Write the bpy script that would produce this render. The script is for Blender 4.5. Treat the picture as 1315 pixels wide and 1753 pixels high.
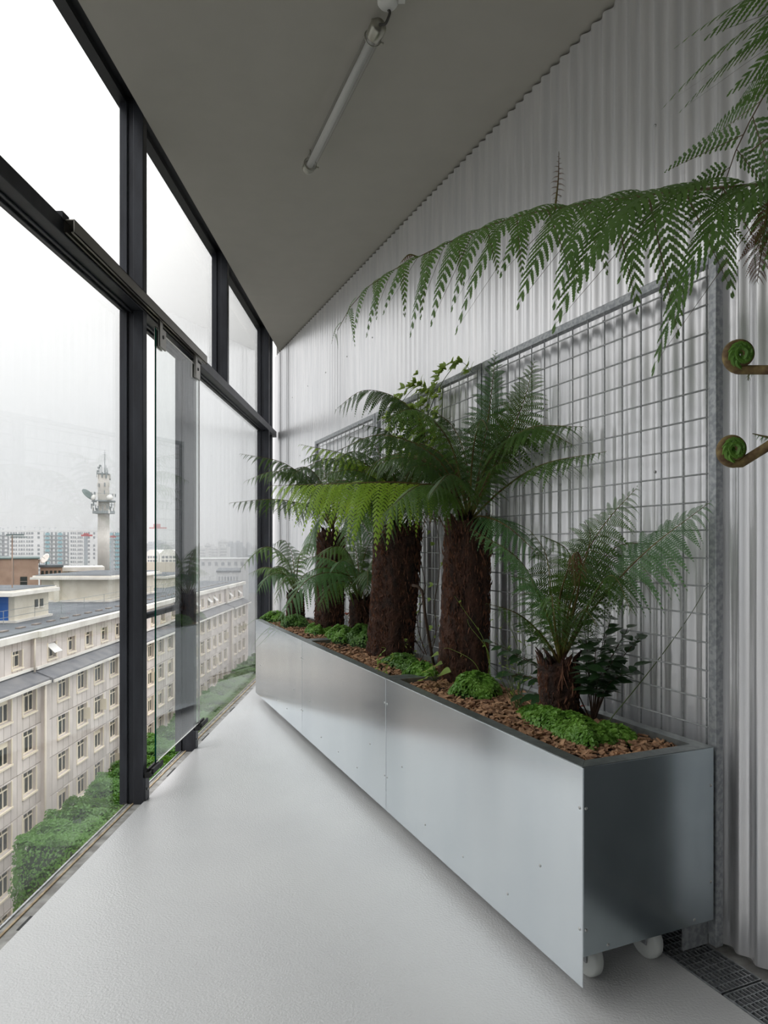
import bpy, math, random
import numpy as np
from mathutils import Vector, Matrix

for _o in list(bpy.data.objects):
    bpy.data.objects.remove(_o, do_unlink=True)
SC = bpy.context.scene
COL = SC.collection
rnd = random.Random(7)

# ------------------------------------------------------------------ camera, sky, exposure
F, CX, HY = 1170.0, 657.5, 935.0          # focal length and principal point in photo pixels
EYE = 1.45
YAW = 0.0098                              # the glass wall runs along +Y, the camera is turned a touch left
cam_d = bpy.data.cameras.new('camera')
cam = bpy.data.objects.new('camera', cam_d)
COL.objects.link(cam)
cam.location = (0, 0, EYE)
cam.rotation_euler = (math.pi / 2, 0, YAW)
cam_d.sensor_fit = 'HORIZONTAL'
cam_d.sensor_width = 36.0
cam_d.lens = 36.0 * F / 1315.0
cam_d.shift_y = (HY - 876.5) / 1315.0
cam_d.clip_start = 0.05
cam_d.clip_end = 6000
SC.camera = cam

world = bpy.data.worlds.new('overcast_sky')
SC.world = world
world.use_nodes = True
wn = world.node_tree.nodes
wl = world.node_tree.links
wn.clear()
w_out = wn.new('ShaderNodeOutputWorld')
w_bg = wn.new('ShaderNodeBackground')
w_tc = wn.new('ShaderNodeTexCoord')
w_sep = wn.new('ShaderNodeSeparateXYZ')
w_ramp = wn.new('ShaderNodeValToRGB')
wl.new(w_tc.outputs['Generated'], w_sep.inputs[0])
wl.new(w_sep.outputs['Z'], w_ramp.inputs[0])
wl.new(w_ramp.outputs[0], w_bg.inputs[0])
wl.new(w_bg.outputs[0], w_out.inputs[0])
els = w_ramp.color_ramp.elements          # overcast sky: grows brighter towards the zenith
els[0].position, els[0].color = 0.0, (0.163, 0.166, 0.170, 1)
els[1].position, els[1].color = 1.0, (0.75, 0.75, 0.76, 1)
e = els.new(0.12); e.color = (0.192, 0.194, 0.196, 1)
e = els.new(0.28); e.color = (0.262, 0.258, 0.256, 1)
e = els.new(0.40); e.color = (0.37, 0.362, 0.357, 1)
w_bg.inputs[1].default_value = 2.6

SC.view_settings.view_transform = 'Standard'
SC.view_settings.look = 'None'
SC.view_settings.exposure = 0.88
SC.view_settings.gamma = 1.0
SC.view_settings.use_curve_mapping = False

# ------------------------------------------------------------------ frames of reference
cY, sY = math.cos(YAW), math.sin(YAW)


def c2w(xc, yc, z=0.0):
    """camera-aligned plan coordinates -> world"""
    return Vector((xc * cY - yc * sY, xc * sY + yc * cY, z))


def P(px, py, yc):
    """a point seen at a photo pixel, at a chosen real distance yc"""
    return c2w((px - CX) * yc / F, yc, EYE + (HY - py) * yc / F)


_tan = 0.4244
_c, _s = 1 / math.hypot(1, _tan), _tan / math.hypot(1, _tan)
U = c2w(-_s, _c)                           # along the corrugated wall, away from the camera
N = c2w(-_c, -_s)                          # from that wall into the room
W0 = c2w(2.28, 0)
PHI = math.atan2(U.y, U.x)


def Wp(s, t, z=0.0):
    v = W0 + U * s + N * t
    v.z = z
    return v


XF = -1.402                                # edge of the floor along the glass
CEIL = 3.84

# ------------------------------------------------------------------ materials


def lin(r, g, b):
    f = lambda c: (c / 255 / 12.92) if c <= 10.3 else ((c / 255 + 0.055) / 1.055) ** 2.4
    return (f(r), f(g), f(b), 1.0)


def mat(name, col, rough=0.5, metal=0.0, spec=0.5, noise=None, bump=None, coat=0.0, trans=None):
    m = bpy.data.materials.new(name)
    m.use_nodes = True
    nt = m.node_tree
    b = nt.nodes['Principled BSDF']
    b.inputs['Base Color'].default_value = col
    b.inputs['Roughness'].default_value = rough
    b.inputs['Metallic'].default_value = metal
    b.inputs['Specular IOR Level'].default_value = spec
    b.inputs['Coat Weight'].default_value = coat
    tc = nt.nodes.new('ShaderNodeTexCoord')
    if noise:
        # noise = (scale, second colour, detail, (stretch), low, high, rough second)
        sc, c2 = noise[0], noise[1]
        n = nt.nodes.new('ShaderNodeTexNoise')
        n.inputs['Scale'].default_value = sc
        n.inputs['Detail'].default_value = noise[2] if len(noise) > 2 else 4
        mp = nt.nodes.new('ShaderNodeMapping')
        mp.inputs['Scale'].default_value = noise[3] if len(noise) > 3 else (1, 1, 1)
        nt.links.new(tc.outputs['Object'], mp.inputs[0])
        nt.links.new(mp.outputs[0], n.inputs['Vector'])
        r = nt.nodes.new('ShaderNodeValToRGB')
        r.color_ramp.elements[0].position = noise[4] if len(noise) > 4 else 0.35
        r.color_ramp.elements[1].position = noise[5] if len(noise) > 5 else 0.65
        r.color_ramp.elements[0].color = col
        r.color_ramp.elements[1].color = c2
        nt.links.new(n.outputs['Fac'], r.inputs[0])
        nt.links.new(r.outputs[0], b.inputs['Base Color'])
    if bump:
        # bump = (scale, strength, distance)
        n = nt.nodes.new('ShaderNodeTexNoise')
        n.inputs['Scale'].default_value = bump[0]
        n.inputs['Detail'].default_value = 3
        nt.links.new(tc.outputs['Object'], n.inputs['Vector'])
        bp = nt.nodes.new('ShaderNodeBump')
        bp.inputs['Strength'].default_value = bump[1]
        bp.inputs['Distance'].default_value = bump[2]
        nt.links.new(n.outputs['Fac'], bp.inputs['Height'])
        nt.links.new(bp.outputs[0], b.inputs['Normal'])
    if trans:
        t = nt.nodes.new('ShaderNodeBsdfTranslucent')
        t.inputs[0].default_value = trans[0]
        mx = nt.nodes.new('ShaderNodeMixShader')
        mx.inputs[0].default_value = trans[1]
        out = nt.nodes['Material Output']
        nt.links.new(b.outputs[0], mx.inputs[1])
        nt.links.new(t.outputs[0], mx.inputs[2])
        nt.links.new(mx.outputs[0], out.inputs[0])
    return m


def glass_mat(name, tint, f0=0.04):
    """clear sheet: lets light straight through, mirrors more at grazing angles (Schlick)"""
    m = bpy.data.materials.new(name)
    m.use_nodes = True
    nt = m.node_tree
    nt.nodes.clear()
    out = nt.nodes.new('ShaderNodeOutputMaterial')
    mx = nt.nodes.new('ShaderNodeMixShader')
    lw_ = nt.nodes.new('ShaderNodeLayerWeight')
    lw_.inputs[0].default_value = 0.5
    pw = nt.nodes.new('ShaderNodeMath'); pw.operation = 'POWER'; pw.inputs[1].default_value = 5.0
    ma = nt.nodes.new('ShaderNodeMath'); ma.operation = 'MULTIPLY_ADD'
    ma.inputs[1].default_value = 1.0 - f0
    ma.inputs[2].default_value = f0
    tr = nt.nodes.new('ShaderNodeBsdfTransparent')
    tr.inputs[0].default_value = tint
    gl = nt.nodes.new('ShaderNodeBsdfGlossy')
    gl.inputs['Roughness'].default_value = 0.0
    nt.links.new(lw_.outputs['Facing'], pw.inputs[0])
    nt.links.new(pw.outputs[0], ma.inputs[0])
    nt.links.new(ma.outputs[0], mx.inputs[0])
    nt.links.new(tr.outputs[0], mx.inputs[1])
    nt.links.new(gl.outputs[0], mx.inputs[2])
    nt.links.new(mx.outputs[0], out.inputs[0])
    return m


def leaf_mat(name, c1, c2, tr, tmix=0.3, rough=0.45):
    """leaf tissue: two greens by noise, a little by object, some light through the blade"""
    m = mat(name, c1, rough, noise=(9, c2, 3, (1, 1, 1), 0.3, 0.7), trans=(tr, tmix))
    return m


M = {}
M['floor'] = mat('floor_resin', lin(208, 208, 208), 0.25, noise=(1.3, lin(214, 214, 213), 4), bump=(120, 0.55, 0.004))
M['ceiling'] = mat('ceiling_paint', lin(172, 168, 158), 0.7, noise=(6, lin(169, 165, 155), 5))
M['sheet'] = mat('corrugated_sheet', lin(241, 240, 241), 0.30, 0.65, noise=(30, lin(228, 228, 230), 3, (1, 1, .05)))
M['backing'] = mat('wall_backing', lin(120, 120, 118), 0.8)
M['darkwall'] = mat('dark_wall_panel', lin(92, 94, 95), 0.7, noise=(4, lin(85, 87, 88), 4))
M['backwall'] = mat('back_wall_paint', lin(105, 106, 106), 0.8, noise=(3, lin(98, 99, 99), 4))
M['steel'] = mat('dark_steel', lin(58, 60, 66), 0.42, 0.4, noise=(14, lin(46, 47, 52), 5, (1, 1, .3)))
M['steel2'] = mat('dark_steel_bead', lin(38, 39, 42), 0.5, 0.2)
M['alu'] = mat('rail_aluminium', lin(140, 136, 130), 0.38, 0.8)
M['clamp'] = mat('clamp_steel', lin(165, 162, 156), 0.35, 0.9)
M['black'] = mat('black_rubber', lin(22, 22, 23), 0.6)
M['zinc'] = mat('galvanised_steel', lin(168, 170, 172), 0.42, 0.55, noise=(55, lin(140, 144, 147), 2, (1, 1, 1), 0.4, 0.6))
M['wire'] = mat('galvanised_wire', lin(186, 188, 189), 0.45, 0.15, noise=(60, lin(164, 166, 168), 2))
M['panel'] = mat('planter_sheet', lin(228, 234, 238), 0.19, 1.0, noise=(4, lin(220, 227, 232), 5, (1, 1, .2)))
M['panel_shaded'] = mat('planter_sheet_shaded', lin(176, 186, 190), 0.22, 1.0, noise=(5, lin(166, 176, 180), 5))  # darker copy of the planter sheet, dim reflection put into its colour
M['rim'] = mat('planter_rim', lin(156, 162, 162), 0.42, 0.8, noise=(35, lin(136, 142, 142), 4))
M['screw'] = mat('screw_steel', lin(190, 190, 188), 0.3, 0.9)
M['nylon'] = mat('white_nylon', lin(215, 218, 214), 0.4)
M['soil'] = mat('dark_soil', lin(52, 36, 26), 0.95, noise=(60, lin(34, 23, 17), 5), bump=(80, 0.6, 0.02))
M['bark'] = mat('bark_chip', lin(188, 148, 114), 0.85, noise=(22, lin(116, 84, 62), 4))
M['trunk'] = mat('fern_trunk', lin(74, 47, 34), 0.95, noise=(26, lin(38, 24, 18), 6, (1, 1, .35), 0.35, 0.62), bump=(70, 0.8, 0.02))
M['fibre'] = mat('fern_fibre', lin(116, 77, 56), 0.9, noise=(30, lin(62, 38, 28), 4))
M['petiole'] = mat('fern_stalk', lin(112, 108, 50), 0.55, noise=(8, lin(84, 62, 34), 3))
M['rachis_dark'] = mat('fern_stalk_brown', lin(98, 84, 44), 0.6, noise=(12, lin(74, 54, 32), 3))
M['fern'] = leaf_mat('fern_green', lin(88, 122, 56), lin(66, 98, 46), lin(118, 154, 58), 0.3)
M['fern_dark'] = leaf_mat('fern_dark_green', lin(74, 102, 50), lin(54, 80, 42), lin(96, 130, 52), 0.27)
M['fern_blue'] = leaf_mat('fern_cool_green', lin(92, 132, 80), lin(68, 108, 66), lin(112, 156, 80), 0.28)
M['fern_bright'] = leaf_mat('fern_young_green', lin(150, 184, 62), lin(124, 164, 58), lin(182, 212, 74), 0.4)
M['fern_dead'] = leaf_mat('fern_withered', lin(122, 84, 58), lin(92, 58, 42), lin(120, 80, 52), 0.15, 0.8)
M['moss'] = leaf_mat('moss_leaf', lin(132, 176, 74), lin(92, 140, 56), lin(146, 188, 74), 0.28)
M['moss2'] = leaf_mat('moss_leaf_dark', lin(108, 150, 66), lin(74, 112, 52), lin(120, 164, 64), 0.28)
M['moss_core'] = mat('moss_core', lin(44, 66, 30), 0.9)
M['vine'] = leaf_mat('vine_leaf', lin(152, 180, 86), lin(124, 152, 72), lin(188, 208, 100), 0.4)
M['shrub'] = leaf_mat('shrub_leaf', lin(62, 92, 56), lin(48, 74, 46), lin(80, 114, 54), 0.2, 0.3)
M['stem'] = mat('plant_stem', lin(82, 100, 52), 0.6)
M['twig'] = mat('brown_twig', lin(66, 50, 38), 0.8)
M['redleaf'] = mat('red_leaf', lin(190, 62, 34), 0.5)
M['flower'] = mat('pale_flower', lin(205, 205, 235), 0.6)
M['crozier'] = mat('crozier_skin', lin(134, 116, 72), 0.75, noise=(60, lin(88, 66, 44), 4))
M['glass'] = glass_mat('window_glass', (0.975, 0.985, 0.985, 1), 0.035)
M['glass_door'] = glass_mat('sliding_glass', (0.95, 0.97, 0.965, 1), 0.06)
M['white'] = mat('white_render', lin(232, 230, 226), 0.7)
M['glass_edge'] = mat('glass_edge_green', lin(10, 92, 74), 0.15)
M['wood'] = mat('pale_wood_bead', lin(196, 176, 142), 0.7, noise=(25, lin(160, 138, 106), 3))
M['sill'] = mat('sill_concrete', lin(172, 171, 167), 0.75, noise=(18, lin(132, 130, 126), 5))
M['lamp_glass'] = glass_mat('lamp_tube_glass', (0.93, 0.93, 0.93, 1), 0.04)
M['lamp_core'] = mat('lamp_core', lin(205, 204, 198), 0.45)
M['lamp_metal'] = mat('lamp_cap_metal', lin(172, 170, 158), 0.3, 0.8)
M['box_white'] = mat('junction_box', lin(215, 214, 208), 0.5)
M['cable'] = mat('cable_grey', lin(70, 68, 64), 0.6)
# outside
M['facade'] = mat('facade_slab', lin(220, 210, 203), 0.85, noise=(0.35, lin(202, 192, 186), 6))
M['facade2'] = mat('facade_slab_tone', lin(212, 202, 195), 0.85, noise=(0.5, lin(194, 184, 177), 6))
M['joint'] = mat('facade_joint', lin(130, 122, 116), 0.9)
M['cream'] = mat('cream_frame', lin(232, 220, 198), 0.6)
M['white'] = mat('white_render', lin(232, 230, 226), 0.7)
M['cornice'] = mat('cornice_white', lin(228, 224, 216), 0.7, noise=(0.6, lin(205, 200, 192), 5))
M['dpane'] = mat('dark_window_pane', lin(56, 58, 58), 0.12)
M['roof'] = mat('roof_felt', lin(104, 108, 112), 0.9, noise=(0.5, lin(88, 92, 97), 6))
M['zincroof'] = mat('ledge_zinc', lin(122, 121, 122), 0.7, noise=(0.8, lin(98, 99, 104), 5))
M['hut'] = mat('hut_render', lin(218, 212, 198), 0.85, noise=(0.8, lin(206, 199, 184), 5))
M['blue'] = mat('blue_door', lin(24, 92, 170), 0.5)
M['brown'] = mat('brown_brick', lin(170, 144, 126), 0.9, noise=(0.6, lin(152, 126, 110), 5))
M['beigewall'] = mat('beige_wall', lin(206, 196, 180), 0.9)
M['blockwhite'] = mat('block_white', lin(236, 235, 234), 0.8)
M['band'] = mat('block_window', lin(110, 116, 124), 0.4, noise=(0.5, lin(150, 152, 156), 3))
M['teal'] = mat('teal_balcony', lin(120, 172, 182), 0.4)
M['towerc'] = mat('tower_concrete', lin(204, 199, 192), 0.85, noise=(0.25, lin(190, 186, 180), 4))
M['towerm'] = mat('tower_metal', lin(150, 156, 158), 0.5, 0.3)
M['dish'] = mat('dish_white', lin(232, 224, 216), 0.5)
M['dishback'] = mat('dish_grey', lin(96, 110, 108), 0.6)
M['red'] = mat('crane_red', lin(190, 52, 58), 0.6)
M['street'] = mat('asphalt', lin(120, 120, 118), 0.95, noise=(0.3, lin(104, 104, 102), 5))
M['pave'] = mat('pavement', lin(168, 164, 158), 0.9)
M['tree'] = leaf_mat('lime_tree_leaf', lin(82, 128, 40), lin(58, 100, 32), lin(108, 150, 44), 0.3)
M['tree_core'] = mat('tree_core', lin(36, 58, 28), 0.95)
M['tree_trunk'] = mat('tree_trunk', lin(84, 74, 64), 0.9)
M['far'] = mat('far_block', lin(196, 196, 196), 0.9)
M['far2'] = mat('far_block_grey', lin(160, 166, 172), 0.9)
M['hill'] = mat('far_green', lin(88, 110, 84), 0.95)

# ------------------------------------------------------------------ mesh helpers


class MB:
    def __init__(self):
        self.v, self.f, self.m = [], [], []

    def add(self, vs, fs, mi=0):
        o = len(self.v)
        self.v.extend([tuple(p) for p in vs])
        self.f.extend([tuple(i + o for i in f) for f in fs])
        self.m.extend([mi] * len(fs))
        return self

    def box(self, a, b, mi=0):
        (x0, y0, z0), (x1, y1, z1) = a, b
        vs = [(x0, y0, z0), (x1, y0, z0), (x1, y1, z0), (x0, y1, z0),
              (x0, y0, z1), (x1, y0, z1), (x1, y1, z1), (x0, y1, z1)]
        fs = [(0, 3, 2, 1), (4, 5, 6, 7), (0, 1, 5, 4), (1, 2, 6, 5), (2, 3, 7, 6), (3, 0, 4, 7)]
        return self.add(vs, fs, mi)

    def prism(self, poly, z0, z1, mi=0):
        n = len(poly)
        vs = [(p[0], p[1], z0) for p in poly] + [(p[0], p[1], z1) for p in poly]
        fs = [tuple(reversed(range(n))), tuple(range(n, 2 * n))]
        fs += [(i, (i + 1) % n, n + (i + 1) % n, n + i) for i in range(n)]
        return self.add(vs, fs, mi)

    def tube(self, pts, rad, seg=8, mi=0, cap=True):
        pts = [Vector(p) for p in pts]
        n = len(pts)
        if not hasattr(rad, '__len__'):
            rad = [rad] * n
        vs, fs = [], []
        t0 = (pts[1] - pts[0]).normalized()
        ref = Vector((0, 0, 1)) if abs(t0.z) < 0.9 else Vector((1, 0, 0))
        a = t0.cross(ref).normalized()
        for i, p in enumerate(pts):
            t = (pts[min(i + 1, n - 1)] - pts[max(i - 1, 0)])
            t = t.normalized() if t.length > 1e-9 else t0
            a = (a - t * a.dot(t))
            a = a.normalized() if a.length > 1e-6 else t.orthogonal().normalized()
            b = t.cross(a)
            for k in range(seg):
                q = 2 * math.pi * k / seg
                vs.append(p + (a * math.cos(q) + b * math.sin(q)) * rad[i])
        for i in range(n - 1):
            for k in range(seg):
                k2 = (k + 1) % seg
                fs.append((i * seg + k, i * seg + k2, (i + 1) * seg + k2, (i + 1) * seg + k))
        if cap:
            fs.append(tuple(reversed(range(seg))))
            fs.append(tuple((n - 1) * seg + k for k in range(seg)))
        return self.add(vs, fs, mi)

    def lathe(self, prof, seg=24, c=(0, 0, 0), mi=0, axis='z'):
        vs, fs = [], []
        for (r, z) in prof:
            for k in range(seg):
                q = 2 * math.pi * k / seg
                x, y = r * math.cos(q), r * math.sin(q)
                p = (x, y, z) if axis == 'z' else ((z, x, y) if axis == 'x' else (x, z, y))
                vs.append((p[0] + c[0], p[1] + c[1], p[2] + c[2]))
        n = len(prof)
        for i in range(n - 1):
            for k in range(seg):
                k2 = (k + 1) % seg
                fs.append((i * seg + k, i * seg + k2, (i + 1) * seg + k2, (i + 1) * seg + k))
        fs.append(tuple(reversed(range(seg))))
        fs.append(tuple((n - 1) * seg + k for k in range(seg)))
        return self.add(vs, fs, mi)

    def mesh(self, name, mats, smooth=False):
        me = bpy.data.meshes.new(name)
        me.from_pydata(self.v, [], self.f)
        for m in mats:
            me.materials.append(m)
        if len(mats) > 1:
            me.polygons.foreach_set('material_index', self.m)
        if smooth:
            me.polygons.foreach_set('use_smooth', [True] * len(me.polygons))
        me.update()
        return me

    def obj(self, name, mats, parent=None, smooth=False, loc=None, rz=0.0):
        if not isinstance(mats, (list, tuple)):
            mats = [mats]
        return link(name, self.mesh(name, mats, smooth), parent, loc, rz)


def link(name, data, parent=None, loc=None, rz=0.0):
    o = bpy.data.objects.new(name, data)
    COL.objects.link(o)
    if parent is not None:
        o.parent = parent
    if loc is not None:
        o.location = loc
    if rz:
        o.rotation_euler = (0, 0, rz)
    return o


def tag(o, label=None, cat=None, group=None, kind=None):
    if label: o['label'] = label
    if cat: o['category'] = cat
    if group: o['group'] = group
    if kind: o['kind'] = kind
    return o


def thing(name, label, cat, loc=(0, 0, 0), rz=0.0, group=None):
    return tag(link(name, None, None, loc, rz), label, cat, group)


def struct(o, label=None, cat=None):
    return tag(o, label, cat, kind='structure')


def bevel(o, w=0.004, seg=2):
    md = o.modifiers.new('bevel', 'BEVEL')
    md.width = w
    md.segments = seg
    md.limit_method = 'ANGLE'
    return o


def copy_tree(o, parent=None):
    c = o.copy()
    COL.objects.link(c)
    if parent is not None:
        c.parent = parent
    for ch in [k for k in bpy.data.objects if k.parent == o]:
        copy_tree(ch, c)
    return c


# ------------------------------------------------------------------ room shell
YB = -3.0                                   # back of the room
s_back = (YB - W0.y) / U.y


def wall_x_at(y, t=0.0):
    p0 = W0 + N * t
    s = (y - p0.y) / U.y
    return p0.x + U.x * s


def wall_y_at_x(x, t=0.0):
    p0 = W0 + N * t
    s = (x - p0.x) / U.x
    return p0.y + U.y * s


T_CH = 0.232                                # room-side edge of the drain channel
poly = [(XF, YB), (wall_x_at(YB, T_CH), YB), (XF, wall_y_at_x(XF, T_CH))]
fl = MB().prism(poly, -0.12, 0.0).obj('floor', M['floor'])
struct(fl, 'pale grey glossy resin floor with fine orange-peel texture', 'floor')
# strip of floor against the wall and bottom of the channel
ch = MB()
a0, a1 = s_back, (wall_y_at_x(XF, 0.04) - W0.y) / U.y
for (t0, t1, z) in ((0.0, 0.045, -0.002), (0.045, T_CH, -0.075)):
    q = [Wp(a0, t1), Wp(a0, t0 - 0.02 if t0 == 0 else t0), Wp(a1, t0 - 0.02 if t0 == 0 else t0), Wp(a1, t1)]
    ch.prism([(p.x, p.y) for p in q][::-1], -0.12, z)
struct(ch.obj('trim_1', M['sill']), 'rough grey concrete drain channel along the corrugated wall foot', 'channel')

poly = [(-1.37, YB - .2), (wall_x_at(YB - .2, -0.05), YB - .2), (-1.37, wall_y_at_x(-1.37, -0.05))]
ce = MB().prism(poly, CEIL, CEIL + 0.32).obj('ceiling', M['ceiling'])
struct(ce, 'smooth grey painted ceiling', 'ceiling')

# corrugated wall
bw = MB()
sA, sB = s_back - .3, 9.35
SJ = 2.30                                   # the cladding starts here, a dark panelled wall lies nearer
q = [Wp(SJ, -0.02), Wp(sB, -0.02), Wp(sB, -0.16), Wp(SJ, -0.16)]
bw.prism([(p.x, p.y) for p in q], -0.1, 4.15)
wall_r = struct(bw.obj('wall_right', M['backing']), 'wall clad in pale corrugated metal sheet', 'wall')
q = [Wp(sA, 0.0), Wp(SJ, 0.0), Wp(SJ, -0.16), Wp(sA, -0.16)]
struct(MB().prism([(p.x, p.y) for p in q], -0.1, 4.15).obj('wall_side', M['darkwall']), 'dark panelled wall beside the end of the corrugated cladding', 'wall')
cl = MB()
pitch, amp, K = 0.0762, 0.0100, 14
ncol = int((sB - SJ) / pitch * K)
vs, fs = [], []
for i in range(ncol + 1):
    s = SJ + i * pitch / K
    t = amp * math.sin(2 * math.pi * i / K)
    vs += [Wp(s, t, 0.012), Wp(s, t, CEIL - 0.012)]
for i in range(ncol):
    fs.append((2 * i, 2 * i + 1, 2 * i + 3, 2 * i + 2))
cl.add(vs, fs)
cl.obj('cladding', M['sheet'], wall_r, smooth=True)
# screws in the cladding
scr = MB().lathe([(0.0001, 0.006), (0.004, 0.005), (0.006, 0.002), (0.006, 0.0)][::-1], 10).mesh('screw', [M['screw']], True)
rots = Matrix.Rotation(PHI, 4, 'Z') @ Matrix.Rotation(-math.pi / 2, 4, 'X')
for zi, z in enumerate((0.35, 1.05, 1.75, 2.45, 3.15)):
    for k in range(11):
        s = 2.38 + k * 0.61 + (zi % 2) * 0.305
        j = round((s - SJ) / pitch - 0.25)
        s = SJ + (j + 0.25) * pitch
        o = link('screw', scr, wall_r)
        o.matrix_local = Matrix.Translation(Wp(s, amp, z)) @ rots

# back wall, closing the room behind the photographer
b = MB().box((-1.6, YB - .2, -0.12), (wall_x_at(YB - .2, -0.2), YB, 4.15)).obj('wall_back', M['backwall'])
struct(b, 'plain dark grey wall closing the room behind', 'wall')

# ------------------------------------------------------------------ glass wall
ZT0, ZT1 = 2.79, 2.862                      # transom
ZTOP = 4.01
ZS = -0.02                                  # sill
XG = -1.492
XI = -1.408                                 # inner face of posts
XO = -1.542
YEND = 8.42
gw = struct(link('wall_left', None), 'full-height glass wall in dark steel frames', 'wall')
MB().box((XO - .02, YB, ZTOP), (-1.365, YEND + .1, ZTOP + .16)).box((XO - .02, YB, ZTOP - .04), (XG - .01, YEND + .1, ZTOP)).obj('top_rail', M['steel2'], gw)
MB().box((-1.507, YB, -.45), (XF, YEND + .1, ZS)).obj('sill', M['sill'], gw)
MB().box((-1.474, YB, ZS), (-1.465, YEND, ZS + .005)).obj('wood_bead', M['wood'], gw)
MB().box((-1.506, YB, ZS), (XG - .005, YEND, ZS + .006)).obj('sill_strip', M['zinc'], gw)
tr = MB().box((XO, YB, ZT0), (XI, YEND, ZT1)).box((XO + .03, YB, ZT0 - .014), (XG - .008, YEND, ZT0)).box((XG + .008, YB, ZT0 - .01), (XG + .022, YEND, ZT0))
bevel(tr.obj('transom', M['steel'], gw), .003)
# thin black plates lying in the sill gap
for (y, l) in ((4.35, .16), (5.15, .2), (6.05, .18), (2.6, .1)):
    MB().box((XF - .03, y, ZS), (XF - .002, y + l, ZS + .002)).obj('black_plate', M['black'], gw)


def post(y, z0, z1, w=0.062, name='post'):
    m = MB()
    m.box((-1.465, y, z0), (XI, y + w, z1))
    m.box((XO, y - .004, z0), (XG - .006, y + w + .004, z1))
    m.box((XG - .006, y + .012, z0), (-1.465, y + w - .012, z1))
    m.box((XI - .02, y + w, z0), (XI - .012, y + w + .012, z1))
    o = bevel(m.obj(name, M['steel'], gw), .003)
    return o


for y in (1.87, 3.872, 5.875, 7.88, -.13, -2.13):
    post(y, ZT1, ZTOP)
for y in (.87, -.13, 3.872, 4.875, 7.88, -3.0):
    post(y, ZS, ZT0)
MB().box((XO, 8.25, ZS), (XI - .03, 8.31, ZT0)).obj('jamb', M['steel'], gw)
MB().box((XO, 8.25, ZT1), (XI - .03, 8.31, ZTOP)).obj('jamb', M['steel'], gw)


def pane(y0, y1, z0, z1, label=None):
    # a sheet that takes its place in the grooves of the posts
    m = MB().box((XG - .004, y0, z0), (XG + .004, y1, z1))
    return m.obj('pane', M['glass'], gw)


for (y0, y1) in ((-2.1, -.1), (-.1, 1.9), (1.9, 3.9), (3.9, 5.9), (5.9, 7.91), (7.91, 8.4)):
    pane(y0, y1, ZT1 - .01, ZTOP + .01)
for (y0, y1) in ((-2.97, -.1), (.9, 3.9), (4.905, 7.91), (7.91, 8.4)):
    pane(y0, y1, ZS - .01, ZT0 + .01)

# sliding glass door leaf, hung inside on a rail
rail = thing('sliding_door_rail', 'aluminium overhead rail fixed to the dark steel transom', 'rail', (XI, 3.0, 2.8))
m = MB()
y0, y1 = 2.93, 5.06
x0, x1, z0, z1 = XI, XI + .046, 2.80, 2.858
for (a, b_) in (((x0, z1 - .004), (x1, z1)), ((x0, z0), (x0 + .004, z1)), ((x1 - .004, z0), (x1, z1)), ((x0, z0), (x0 + .014, z0 + .004)), ((x1 - .014, z0), (x1, z0 + .004))):
    m.box((a[0] - XI, y0 - 3.0, a[1] - 2.8), (b_[0] - XI, y1 - 3.0, b_[1] - 2.8))
m.obj('channel', M['alu'], rail)
MB().box((-.06, y0 - 3.0 - .02, .05), (.004, y0 - 3.0 + .04, .085)).obj('bracket', M['steel2'], rail)

leaf = thing('sliding_glass_door', 'frameless glass sliding leaf with green edge hanging from clamps', 'glass door', (-1.385, 4.01, .175))
lw, lh = .915, 2.56
m = MB().box((-.005, 0.0, 0), (.005, lw, lh))
o = m.obj('pane', [M['glass_door'], M['glass_edge'], M['white']], leaf)
for p in o.data.polygons:
    if abs(p.normal.x) < .5:
        p.material_index = 1 if p.normal.y < -.5 else 2
for y in (.03, lw - .14):
    cp = MB().box((.006, y, lh - .10), (.018, y + .11, lh + .02)).box((-.018, y, lh - .10), (-.006, y + .11, lh + .02)).box((-.008, y + .03, lh), (.008, y + .08, lh + .08))
    cpo = bevel(cp.obj('clamp', M['clamp'], leaf), .003)
    MB().tube([(.017, y + .055, lh - .03), (.0215, y + .055, lh - .03)], .011, 10).obj('bolt', M['steel2'], cpo)
for y in (3.90, 4.90):
    g = thing('door_floor_guide', 'black floor guide bracket %s the sliding glass leaf' % ('at the near lower corner of' if y < 4 else 'at the far lower corner of'), 'bracket', (XI + .01, y, 0))
    m = MB().box((-.012, -.03, 0.0), (.004, .035, .13))
    bevel(m.obj('plate', M['steel'], g), .003)
    m = MB().box((-.004, -.02, .13), (.03, .03, .16)).box((.0, .0, .145), (.012, .17, .175)).box((.028, .0, .145), (.04, .17, .175))
    m.obj('guide_shoe', M['black'], g)
    MB().tube([(.004, .0, .06), (.009, .0, .06)], .007, 8).obj('bolt', M['screw'], g)

hr = thing('guard_handrail', 'dark steel tube handrail outside across the open door bay', 'handrail', (-1.515, 3.94, 1.02))
MB().tube([(0, 0, 0), (0, .93, 0)], .021, 14).obj('tube', M['steel'], hr, True)
for y in (0.0, .922):
    MB().box((-.03, y, -.03), (.03, y + .008, .03)).obj('fixing', M['steel'], hr)

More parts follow.
